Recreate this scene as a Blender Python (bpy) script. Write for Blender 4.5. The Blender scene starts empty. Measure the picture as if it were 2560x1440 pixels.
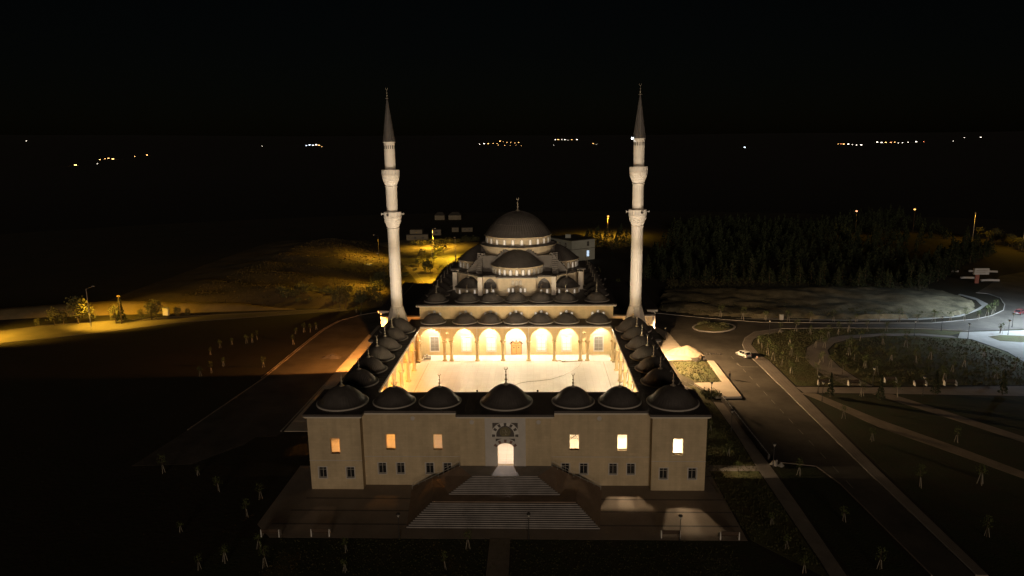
import bpy, bmesh, math, random
from mathutils import Vector, Matrix
from mathutils.geometry import tessellate_polygon
PI = math.pi
R = math.radians
sc = bpy.context.scene
col = sc.collection

# ------------------------------------------------------------------ camera
cam_d = bpy.data.cameras.new('camera')
cam_d.sensor_fit = 'HORIZONTAL'
cam_d.sensor_width = 36.0
cam_d.lens = 36.0 * 1739.88 / 2560
cam_d.clip_start = 0.5
cam_d.clip_end = 40000
cam = bpy.data.objects.new('camera', cam_d)
col.objects.link(cam)
CAM = Vector((4.96, -98.01, 51.43))
_p, _y, _r = 0.2005, 0.0372, -0.0135
_F = Vector((-math.sin(_y) * math.cos(_p), math.cos(_y) * math.cos(_p), -math.sin(_p)))
_R = Vector((math.cos(_y), math.sin(_y), 0))
_U = _R.cross(_F)
_R2 = _R * math.cos(_r) + _U * math.sin(_r)
_U2 = -_R * math.sin(_r) + _U * math.cos(_r)
m = Matrix((_R2, _U2, -_F)).transposed().to_4x4()
m.translation = CAM
cam.matrix_world = m
sc.camera = cam

# ------------------------------------------------------------------ world and the faint town glow behind the camera
SUN_EL, SUN_AZ = R(8), R(4)          # glow comes from behind the camera, a little to the right
world = bpy.data.worlds.new('World')
sc.world = world
world.use_nodes = True
nt = world.node_tree
bg = nt.nodes['Background']
sky = nt.nodes.new('ShaderNodeTexSky')
sky.sky_type = 'NISHITA'
sky.sun_disc = False
sky.sun_elevation = SUN_EL
sky.sun_rotation = PI - SUN_AZ
nt.links.new(sky.outputs[0], bg.inputs[0])
bg.inputs[1].default_value = 0.00032
sd = bpy.data.lights.new('sun', 'SUN')
sd.energy = 0.60
sd.color = (1.0, 0.78, 0.56)
sd.angle = R(14)
sun = bpy.data.objects.new('sun', sd)
col.objects.link(sun)
_sdir = Vector((math.sin(SUN_AZ) * math.cos(SUN_EL), -math.cos(SUN_AZ) * math.cos(SUN_EL), math.sin(SUN_EL)))
sun.rotation_euler = _sdir.to_track_quat('Z', 'Y').to_euler()
sun.location = (20, -200, 80)
vs = sc.view_settings
vs.view_transform = 'Standard'
vs.look = 'None'
vs.exposure = 0
vs.gamma = 1
vs.use_curve_mapping = False
cy = sc.cycles
cy.use_denoising = True
cy.max_bounces = 6
cy.diffuse_bounces = 4
cy.glossy_bounces = 3
cy.sample_clamp_indirect = 6
cy.caustics_reflective = False
cy.caustics_refractive = False

# ------------------------------------------------------------------ materials
MATS = {}
def mat(name, c, rough=0.8, var=0.25, scale=0.6, bump=0.0, bscale=8.0, metal=0.0, c2=None, emit=None, emit_s=0.0, spec=0.3, fine=0.0):
    M = bpy.data.materials.new(name)
    M.use_nodes = True
    n, l = M.node_tree.nodes, M.node_tree.links
    b = n['Principled BSDF']
    b.inputs['Roughness'].default_value = rough
    b.inputs['Metallic'].default_value = metal
    b.inputs['Specular IOR Level'].default_value = spec
    tc = n.new('ShaderNodeNewGeometry')
    nz = n.new('ShaderNodeTexNoise')
    nz.inputs['Scale'].default_value = scale
    nz.inputs['Detail'].default_value = 6
    nz.inputs['Roughness'].default_value = 0.62
    l.new(tc.outputs['Position'], nz.inputs['Vector'])
    mr = n.new('ShaderNodeMapRange')
    mr.inputs[1].default_value = 0.3
    mr.inputs[2].default_value = 0.7
    l.new(nz.outputs[0], mr.inputs[0])
    mx = n.new('ShaderNodeMix')
    mx.data_type = 'RGBA'
    ca = c if c2 is None else c2
    mx.inputs[6].default_value = (*[x * (1 - var) if c2 is None else x for x in ca], 1)
    mx.inputs[7].default_value = (*[min(1, x * (1 + var)) if c2 is None else x for x in c], 1)
    l.new(mr.outputs[0], mx.inputs[0])
    out = mx.outputs[2]
    if fine > 0:
        f = n.new('ShaderNodeTexNoise')
        f.inputs['Scale'].default_value = 14
        f.inputs['Detail'].default_value = 4
        l.new(tc.outputs['Position'], f.inputs['Vector'])
        fm = n.new('ShaderNodeMapRange')
        fm.inputs[1].default_value = 0.3
        fm.inputs[2].default_value = 0.7
        fm.inputs[3].default_value = 1 - fine
        fm.inputs[4].default_value = 1 + fine
        l.new(f.outputs[0], fm.inputs[0])
        vm = n.new('ShaderNodeVectorMath')
        vm.operation = 'SCALE'
        l.new(out, vm.inputs[0])
        l.new(fm.outputs[0], vm.inputs['Scale'])
        out = vm.outputs[0]
    l.new(out, b.inputs['Base Color'])
    M['out'] = 0
    if bump > 0:
        n2 = n.new('ShaderNodeTexNoise')
        n2.inputs['Scale'].default_value = bscale
        n2.inputs['Detail'].default_value = 5
        l.new(tc.outputs['Position'], n2.inputs['Vector'])
        bp = n.new('ShaderNodeBump')
        bp.inputs['Strength'].default_value = bump
        bp.inputs['Distance'].default_value = 0.1
        l.new(n2.outputs[0], bp.inputs['Height'])
        l.new(bp.outputs[0], b.inputs['Normal'])
    if emit is not None:
        b.inputs['Emission Color'].default_value = (*emit, 1)
        b.inputs['Emission Strength'].default_value = emit_s
    MATS[name] = M
    return M

def courses(M, wx, wz, dark=0.82, streak=0.90):
    """fine ashlar joints: darkens thin lines between the stone courses and dents them"""
    n, l = M.node_tree.nodes, M.node_tree.links
    b = n['Principled BSDF']
    g = n.new('ShaderNodeNewGeometry')
    sp = n.new('ShaderNodeSeparateXYZ')
    l.new(g.outputs['Position'], sp.inputs[0])
    ad = n.new('ShaderNodeMath'); ad.operation = 'ADD'
    l.new(sp.outputs[0], ad.inputs[0]); l.new(sp.outputs[1], ad.inputs[1])
    cb = n.new('ShaderNodeCombineXYZ')
    l.new(ad.outputs[0], cb.inputs[0]); l.new(sp.outputs[2], cb.inputs[1])
    bt = n.new('ShaderNodeTexBrick')
    bt.inputs['Scale'].default_value = 1
    bt.inputs['Brick Width'].default_value = wx
    bt.inputs['Row Height'].default_value = wz
    bt.inputs['Mortar Size'].default_value = 0.012
    bt.inputs['Mortar Smooth'].default_value = 0.3
    bt.inputs['Color1'].default_value = (1, 1, 1, 1)
    bt.inputs['Color2'].default_value = (0.93, 0.93, 0.93, 1)
    bt.inputs['Mortar'].default_value = (dark, dark, dark, 1)
    l.new(cb.outputs[0], bt.inputs['Vector'])
    old = b.inputs['Base Color'].links[0].from_socket
    # rain streaks: noise stretched down the wall
    mpv = n.new('ShaderNodeVectorMath'); mpv.operation = 'MULTIPLY'; mpv.inputs[1].default_value = (1.1, 1.1, 0.09)
    l.new(g.outputs['Position'], mpv.inputs[0])
    sn = n.new('ShaderNodeTexNoise'); sn.inputs['Scale'].default_value = 1.0; sn.inputs['Detail'].default_value = 5
    l.new(mpv.outputs[0], sn.inputs['Vector'])
    sm = n.new('ShaderNodeMapRange'); sm.inputs[1].default_value = 0.32; sm.inputs[2].default_value = 0.62; sm.inputs[3].default_value = streak; sm.inputs[4].default_value = 1.04
    l.new(sn.outputs[0], sm.inputs[0])
    sv = n.new('ShaderNodeVectorMath'); sv.operation = 'SCALE'
    l.new(old, sv.inputs[0]); l.new(sm.outputs[0], sv.inputs['Scale'])
    old = sv.outputs[0]
    mm = n.new('ShaderNodeMix'); mm.data_type = 'RGBA'; mm.blend_type = 'MULTIPLY'
    mm.inputs[0].default_value = 1
    l.new(old, mm.inputs[6]); l.new(bt.outputs[0], mm.inputs[7])
    l.new(mm.outputs[2], b.inputs['Base Color'])
    return M

courses(mat('limestone', (0.53, 0.43, 0.285), 0.85, 0.12, 0.35, fine=0.06), 0.9, 0.42)
courses(mat('arcade_stone', (0.56, 0.43, 0.24), 0.8, 0.10, 0.5, fine=0.05), 0.8, 0.4)
courses(mat('hall_stone', (0.60, 0.50, 0.36), 0.85, 0.12, 0.3, fine=0.05), 0.9, 0.42)
courses(mat('minaret_stone', (0.66, 0.60, 0.53), 0.8, 0.03, 0.5, fine=0.03), 0.7, 0.5, 0.94, 0.97)
mat('white_stone', (0.52, 0.49, 0.46), 0.6, 0.08, 0.8, fine=0.05)
mat('cornice', (0.60, 0.55, 0.47), 0.7, 0.08, 0.8)
mat('plaster', (0.66, 0.58, 0.44), 0.8, 0.05, 0.5)
mat('lead', (0.078, 0.069, 0.065), 0.50, 0.20, 0.9, bump=0.12, bscale=2.5, fine=0.12, spec=0.4)
mat('lead_sheet', (0.066, 0.055, 0.050), 0.55, 0.22, 0.6, bump=0.10, bscale=2, fine=0.12, spec=0.35)
mat('dark_stone', (0.085, 0.075, 0.07), 0.6, 0.15, 2)
mat('red_stone', (0.20, 0.12, 0.10), 0.6, 0.15, 2)
mat('gilt', (0.16, 0.14, 0.08), 0.45, 0.2, 3)
mat('brass', (0.45, 0.40, 0.32), 0.35, 0.1, 3, metal=0.6)
mat('marble_floor', (0.74, 0.71, 0.66), 0.42, 0.06, 0.25, fine=0.03, spec=0.35)
def floor_joints(M, w):
    n, l = M.node_tree.nodes, M.node_tree.links
    b = n['Principled BSDF']
    g = n.new('ShaderNodeNewGeometry')
    bt = n.new('ShaderNodeTexBrick'); bt.offset = 0.0
    for k, v in (('Scale', 1), ('Brick Width', w), ('Row Height', w), ('Mortar Size', 0.018), ('Mortar Smooth', 0.2)): bt.inputs[k].default_value = v
    bt.inputs['Color1'].default_value = (1, 1, 1, 1); bt.inputs['Color2'].default_value = (0.955, 0.95, 0.94, 1); bt.inputs['Mortar'].default_value = (0.72, 0.70, 0.66, 1)
    l.new(g.outputs['Position'], bt.inputs['Vector'])
    old = b.inputs['Base Color'].links[0].from_socket
    mm = n.new('ShaderNodeMix'); mm.data_type = 'RGBA'; mm.blend_type = 'MULTIPLY'; mm.inputs[0].default_value = 1
    l.new(old, mm.inputs[6]); l.new(bt.outputs[0], mm.inputs[7]); l.new(mm.outputs[2], b.inputs['Base Color'])
floor_joints(MATS['marble_floor'], 1.35)
mat('step_stone', (0.25, 0.23, 0.225), 0.7, 0.22, 0.5, fine=0.12)
mat('ramp_paving', (0.19, 0.135, 0.10), 0.8, 0.2, 0.6, fine=0.15)
mat('paving', (0.25, 0.205, 0.17), 0.8, 0.14, 0.25, fine=0.12)
mat('paving_dark', (0.12, 0.10, 0.09), 0.8, 0.15, 1, fine=0.1)
mat('concrete', (0.31, 0.29, 0.26), 0.85, 0.16, 0.3, fine=0.10)
mat('paver', (0.44, 0.38, 0.31), 0.85, 0.18, 0.2, fine=0.10)
mat('park_path', (0.20, 0.165, 0.13), 0.85, 0.25, 0.3, fine=0.15)
mat('promenade', (0.22, 0.19, 0.165), 0.85, 0.2, 0.3, fine=0.12)
mat('kerb', (0.34, 0.31, 0.28), 0.85, 0.15, 0.8)
mat('asphalt', (0.090, 0.078, 0.064), 0.75, 0.42, 0.13, bump=0.15, bscale=20, fine=0.22)
mat('dusty_road', (0.13, 0.115, 0.09), 0.85, 0.25, 0.1, fine=0.15)
mat('road_paint', (0.24, 0.22, 0.19), 0.8, 0.45, 2.5)
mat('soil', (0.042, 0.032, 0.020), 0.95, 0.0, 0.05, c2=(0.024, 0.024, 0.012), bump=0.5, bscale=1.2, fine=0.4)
mat('dry_blade', (0.105, 0.080, 0.036), 0.9, 0.0, 0.3, c2=(0.06, 0.048, 0.024))
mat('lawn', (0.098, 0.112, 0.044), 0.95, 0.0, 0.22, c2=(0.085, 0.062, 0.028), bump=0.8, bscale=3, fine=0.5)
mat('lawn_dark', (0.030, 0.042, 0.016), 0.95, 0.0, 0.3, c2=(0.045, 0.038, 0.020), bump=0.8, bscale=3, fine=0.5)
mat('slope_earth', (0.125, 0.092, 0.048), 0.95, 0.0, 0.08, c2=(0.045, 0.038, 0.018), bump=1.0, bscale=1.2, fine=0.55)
mat('far_unlit', (0.006, 0.0055, 0.004), 1.0, 0.3, 0.01)  # near-black colour stands in for the town glow fading out over the hills
mat('rim_stone', (0.44, 0.405, 0.37), 0.7, 0.1, 0.8)
mat('marble_white', (0.62, 0.60, 0.57), 0.5, 0.06, 1.5)
mat('dry_grass', (0.25, 0.21, 0.13), 0.95, 0.0, 0.22, c2=(0.055, 0.050, 0.030), bump=1.0, bscale=1.6, fine=0.55)
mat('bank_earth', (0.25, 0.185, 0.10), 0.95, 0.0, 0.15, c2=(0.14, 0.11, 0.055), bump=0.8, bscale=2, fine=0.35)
mat('grass_blade', (0.076, 0.088, 0.034), 0.9, 0.0, 0.5, c2=(0.085, 0.070, 0.032))
mat('sand', (0.42, 0.35, 0.26), 0.95, 0.25, 1.2, bump=0.6, bscale=6, fine=0.2)
mat('leaf', (0.075, 0.095, 0.028), 0.8, 0.35, 1.5)
mat('pine_needle', (0.030, 0.040, 0.018), 0.9, 0.35, 0.8)
mat('leaf_olive', (0.10, 0.10, 0.045), 0.8, 0.35, 1.2)
mat('bark', (0.10, 0.075, 0.05), 0.9, 0.3, 4)
mat('stake_wood', (0.26, 0.235, 0.19), 0.8, 0.2, 4)
mat('dark_metal', (0.035, 0.033, 0.032), 0.5, 0.2, 3, spec=0.4)
mat('grey_metal', (0.33, 0.33, 0.33), 0.5, 0.15, 3, metal=0.3)
mat('galvanised', (0.50, 0.48, 0.44), 0.45, 0.15, 3, metal=0.2)
mat('bench_wood', (0.07, 0.045, 0.03), 0.7, 0.2, 3)
mat('bench_leg', (0.60, 0.58, 0.55), 0.7, 0.1, 3)
mat('door_wood', (0.42, 0.21, 0.08), 0.5, 0.15, 3, fine=0.1)
mat('door_panel', (0.55, 0.30, 0.12), 0.5, 0.12, 3, fine=0.1)
mat('glass_dark', (0.02, 0.02, 0.022), 0.15, 0.1, 3, spec=0.5)
mat('frame_pale', (0.34, 0.32, 0.29), 0.6, 0.1, 3)
mat('car_white', (0.72, 0.71, 0.69), 0.25, 0.03, 3, spec=0.5)
mat('car_red', (0.12, 0.03, 0.03), 0.3, 0.05, 3, spec=0.5)
mat('tyre', (0.02, 0.02, 0.02), 0.8, 0.1, 3)
mat('tail_red', (0.35, 0.03, 0.02), 0.3, 0.05, 3)
mat('sign_white', (0.44, 0.44, 0.45), 0.6, 0.05, 2)
mat('sign_red', (0.26, 0.10, 0.08), 0.6, 0.08, 2)
mat('house_wall', (0.22, 0.19, 0.14), 0.9, 0.15, 0.4, fine=0.1)
mat('house_cool', (0.40, 0.42, 0.38), 0.9, 0.12, 0.4, fine=0.1)
mat('roof_dark', (0.06, 0.055, 0.05), 0.9, 0.2, 1)
mat('cable', (0.26, 0.21, 0.15), 0.8, 0.1, 2)
mat('pane_lit', (0.6, 0.55, 0.48), 0.5, 0.1, 2, emit=(1.0, 0.86, 0.68), emit_s=0.62)
mat('pane_dim', (0.42, 0.37, 0.30), 0.5, 0.1, 2, emit=(1.0, 0.84, 0.62), emit_s=0.16)
mat('pane_hall', (0.7, 0.68, 0.60), 0.4, 0.05, 2, emit=(1.0, 0.90, 0.72), emit_s=0.2)
mat('pane_grey', (0.20, 0.19, 0.18), 0.25, 0.05, 2, spec=0.5)
mat('pane_blue', (0.5, 0.55, 0.6), 0.4, 0.05, 2, emit=(0.60, 0.78, 1.0), emit_s=1.3)
mat('glow_orange', (0.5, 0.3, 0.1), 0.5, 0, 2, emit=(1.0, 0.52, 0.16), emit_s=9)
mat('glow_white', (0.6, 0.6, 0.6), 0.5, 0, 2, emit=(1.0, 0.88, 0.72), emit_s=9)
mat('glow_blue', (0.6, 0.6, 0.6), 0.5, 0, 2, emit=(0.70, 0.85, 1.0), emit_s=10)
mat('glow_red', (0.6, 0.2, 0.1), 0.5, 0, 2, emit=(1.0, 0.30, 0.12), emit_s=9)
mat('lamp_sodium', (0.9, 0.6, 0.2), 0.5, 0, 2, emit=(1.0, 0.50, 0.12), emit_s=3.2)
mat('lamp_sodium_red', (0.9, 0.5, 0.3), 0.5, 0, 2, emit=(1.0, 0.42, 0.20), emit_s=2.6)
mat('lamp_cool', (0.8, 0.9, 1.0), 0.5, 0, 2, emit=(0.75, 0.88, 1.0), emit_s=30)
mat('lamp_warm', (1.0, 0.9, 0.7), 0.5, 0, 2, emit=(1.0, 0.84, 0.58), emit_s=20)
mat('lamp_glass', (0.45, 0.43, 0.38), 0.3, 0.05, 2)
mat('shirt_red', (0.40, 0.14, 0.10), 0.9, 0.1, 3)
mat('clothes_dark', (0.030, 0.027, 0.026), 0.9, 0.2, 6)
mat('skin', (0.40, 0.26, 0.19), 0.6, 0.08, 6)
mat('shirt_white', (0.60, 0.56, 0.52), 0.9, 0.1, 6)

# ------------------------------------------------------------------ mesh helpers
class MB:
    def __init__(s): s.v = []; s.f = []; s.mi = []; s.k = 0
    def slot(s, k): s.k = k; return s
    def face(s, idx): s.f.append(idx); s.mi.append(s.k)
    def quad(s, a, b, c, d):
        n = len(s.v); s.v += [a, b, c, d]; s.face((n, n + 1, n + 2, n + 3)); return s
    def box(s, x0, x1, y0, y1, z0, z1):
        n = len(s.v)
        s.v += [(x0, y0, z0), (x1, y0, z0), (x1, y1, z0), (x0, y1, z0), (x0, y0, z1), (x1, y0, z1), (x1, y1, z1), (x0, y1, z1)]
        for q in ((0, 3, 2, 1), (4, 5, 6, 7), (0, 1, 5, 4), (1, 2, 6, 5), (2, 3, 7, 6), (3, 0, 4, 7)):
            s.face(tuple(n + i for i in q))
        return s
    def hexa(s, pts):                     # eight points: bottom four (ccw), top four
        n = len(s.v); s.v += list(pts)
        for q in ((0, 3, 2, 1), (4, 5, 6, 7), (0, 1, 5, 4), (1, 2, 6, 5), (2, 3, 7, 6), (3, 0, 4, 7)):
            s.face(tuple(n + i for i in q))
        return s
    def plate(s, outline, holes, d0, d1, fn):
        """polygon with holes in (a,b), extruded from d0 to d1; fn(a,b,d) gives the point"""
        loops = [outline] + list(holes)
        tris = tessellate_polygon([[Vector((a, b, 0)) for a, b in L] for L in loops])
        flat = [p for L in loops for p in L]
        n = len(s.v); N = len(flat)
        s.v += [fn(a, b, d0) for a, b in flat] + [fn(a, b, d1) for a, b in flat]
        for t in tris:
            s.face((n + t[0], n + t[1], n + t[2])); s.face((n + N + t[2], n + N + t[1], n + N + t[0]))
        o = 0
        for L in loops:
            k = len(L)
            for i in range(k):
                j = (i + 1) % k
                s.face((n + o + i, n + o + j, n + N + o + j, n + N + o + i))
            o += k
        return s
    def prism(s, poly, z0, z1): return s.plate(poly, [], z0, z1, lambda a, b, d: (a, b, d))
    def lathe(s, prof, n=24, c=(0, 0, 0), a0=0.0, a1=2 * PI, alt=None):
        full = abs(a1 - a0 - 2 * PI) < 1e-6
        cols = n if full else n + 1
        b = len(s.v)
        for i in range(cols):
            a = a0 + (a1 - a0) * i / n
            k = 1.0 if alt is None else alt(i)
            for r, z in prof:
                s.v.append((c[0] + r * k * math.cos(a), c[1] + r * k * math.sin(a), c[2] + z))
        P = len(prof)
        for i in range(n):
            j = (i + 1) % cols
            for q in range(P - 1):
                s.face((b + i * P + q, b + j * P + q, b + j * P + q + 1, b + i * P + q + 1))
        return s
    def tube(s, p0, p1, r0, r1=None, n=8, cap=True):
        r1 = r0 if r1 is None else r1
        p0, p1 = Vector(p0), Vector(p1)
        d = (p1 - p0)
        if d.length < 1e-6: return s
        z = d.normalized()
        x = z.orthogonal().normalized(); y = z.cross(x)
        b = len(s.v)
        for p, r in ((p0, r0), (p1, r1)):
            for i in range(n):
                a = 2 * PI * i / n
                s.v.append(tuple(p + x * (r * math.cos(a)) + y * (r * math.sin(a))))
        for i in range(n):
            j = (i + 1) % n
            s.face((b + i, b + j, b + n + j, b + n + i))
        if cap:
            s.face(tuple(b + i for i in range(n))[::-1]); s.face(tuple(b + n + i for i in range(n)))
        return s
    def path(s, pts, r, n=6):
        for a, b in zip(pts, pts[1:]): s.tube(a, b, r, r, n)
        return s
    def mesh(s, name, mats, smooth=False):
        me = bpy.data.meshes.new(name)
        me.from_pydata([tuple(map(float, p)) for p in s.v], [], s.f)
        for k in ([mats] if isinstance(mats, str) else mats): me.materials.append(MATS[k])
        if len(me.materials) > 1: me.polygons.foreach_set('material_index', s.mi)
        if smooth:
            me.polygons.foreach_set('use_smooth', [True] * len(me.polygons))
        me.update()
        return me

WL = {}
def put(name, data, parent=None, loc=(0, 0, 0), rot=(0, 0, 0), scale=None, sharp=None):
    o = bpy.data.objects.new(name, data)
    col.objects.link(o)
    WL[o.name] = Vector(loc)
    if parent is not None:
        o.parent = parent
        o.location = Vector(loc) - WL[parent.name]
    else:
        o.location = loc
    o.rotation_euler = rot
    if scale is not None: o.scale = scale if hasattr(scale, '__len__') else (scale,) * 3
    return o
def obj(name, mb, mats, parent=None, loc=(0, 0, 0), rot=(0, 0, 0), smooth=False, scale=None):
    me = mb.mesh(name, mats, smooth)
    if smooth:
        try: me.set_sharp_from_angle(angle=R(38))
        except Exception: pass
    return put(name, me, parent, loc, rot, scale)
def wobj(name, mb, mats, parent, smooth=False):
    """a part whose mesh is written in world coordinates"""
    w = WL[parent.name]
    mb.v = [(p[0] - w[0], p[1] - w[1], p[2] - w[2]) for p in mb.v]
    me = mb.mesh(name, mats, smooth)
    if smooth: me.set_sharp_from_angle(angle=R(38))
    o = put(name, me, parent, tuple(w))
    return o
def thing(name, label, cat, loc=(0, 0, 0), group=None, rotz=0):
    o = put(name, None, None, loc, (0, 0, rotz))
    o.empty_display_size = 0.5
    return tag(o, label, cat, group)
def tag(o, label=None, cat=None, group=None, kind=None):
    if label: o['label'] = label
    if cat: o['category'] = cat
    if group: o['group'] = group
    if kind: o['kind'] = kind
    return o
def struct(name, mb, mats, label=None, smooth=False):
    return tag(obj(name, mb, mats, None, smooth=smooth), label, None, None, 'structure')
def dup(root, loc, rotz=None, label=None, group=None, scale=None):
    def cp(o, par):
        c = o.copy(); col.objects.link(c); c.parent = par
        if par is not None: c.matrix_parent_inverse = o.matrix_parent_inverse.copy()
        for ch in KIDS.get(o.name, ()): cp(ch, c)
        return c
    r = cp(root, None)
    r.location = loc
    if rotz is not None: r.rotation_euler = (0, 0, rotz)
    if scale is not None: r.scale = scale if hasattr(scale, '__len__') else (scale,) * 3
    if label: r['label'] = label
    if group: r['group'] = group
    return r
KIDS = {}
def index_kids(root):
    def rec(o):
        KIDS[o.name] = list(o.children)
        for c in o.children: rec(c)
    rec(root)
def light(parent, loc, color, inten, radius=0.2, spot=None, aim=None, blend=0.5):
    """inten is radiant intensity, so power = 4 pi I"""
    d = bpy.data.lights.new('lamp_light', 'SPOT' if spot else 'POINT')
    d.energy = inten * 4 * PI
    d.color = color
    d.shadow_soft_size = radius
    if spot:
        d.spot_size = R(spot); d.spot_blend = blend
    o = put('lamp_light', d, parent, loc)
    if aim is not None:
        o.rotation_euler = (Vector(aim) - Vector(loc)).to_track_quat('-Z', 'Y').to_euler()
    return o
def arch(cx, zs, half, rise, n=10):
    """pointed arch from the right springing over the apex to the left springing"""
    rr = (half * half + rise * rise) / (2 * half)
    t1 = math.asin(min(1, rise / rr)) if rr > half else PI / 2
    if rise < half: 
        return [(cx + half * math.cos(PI * i / (2 * n)), zs + rise * math.sin(PI * i / (2 * n))) for i in range(2 * n + 1)]
    pts = [(cx + (half - rr) + rr * math.cos(t1 * i / n), zs + rr * math.sin(t1 * i / n)) for i in range(n + 1)]
    return pts + [(2 * cx - x, z) for x, z in pts[-2::-1]]
def rect(x0, x1, z0, z1): return [(x0, z0), (x1, z0), (x1, z1), (x0, z1)]
XZ = lambda a, b, d: (a, d, b)
YZ = lambda a, b, d: (d, a, b)

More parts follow.
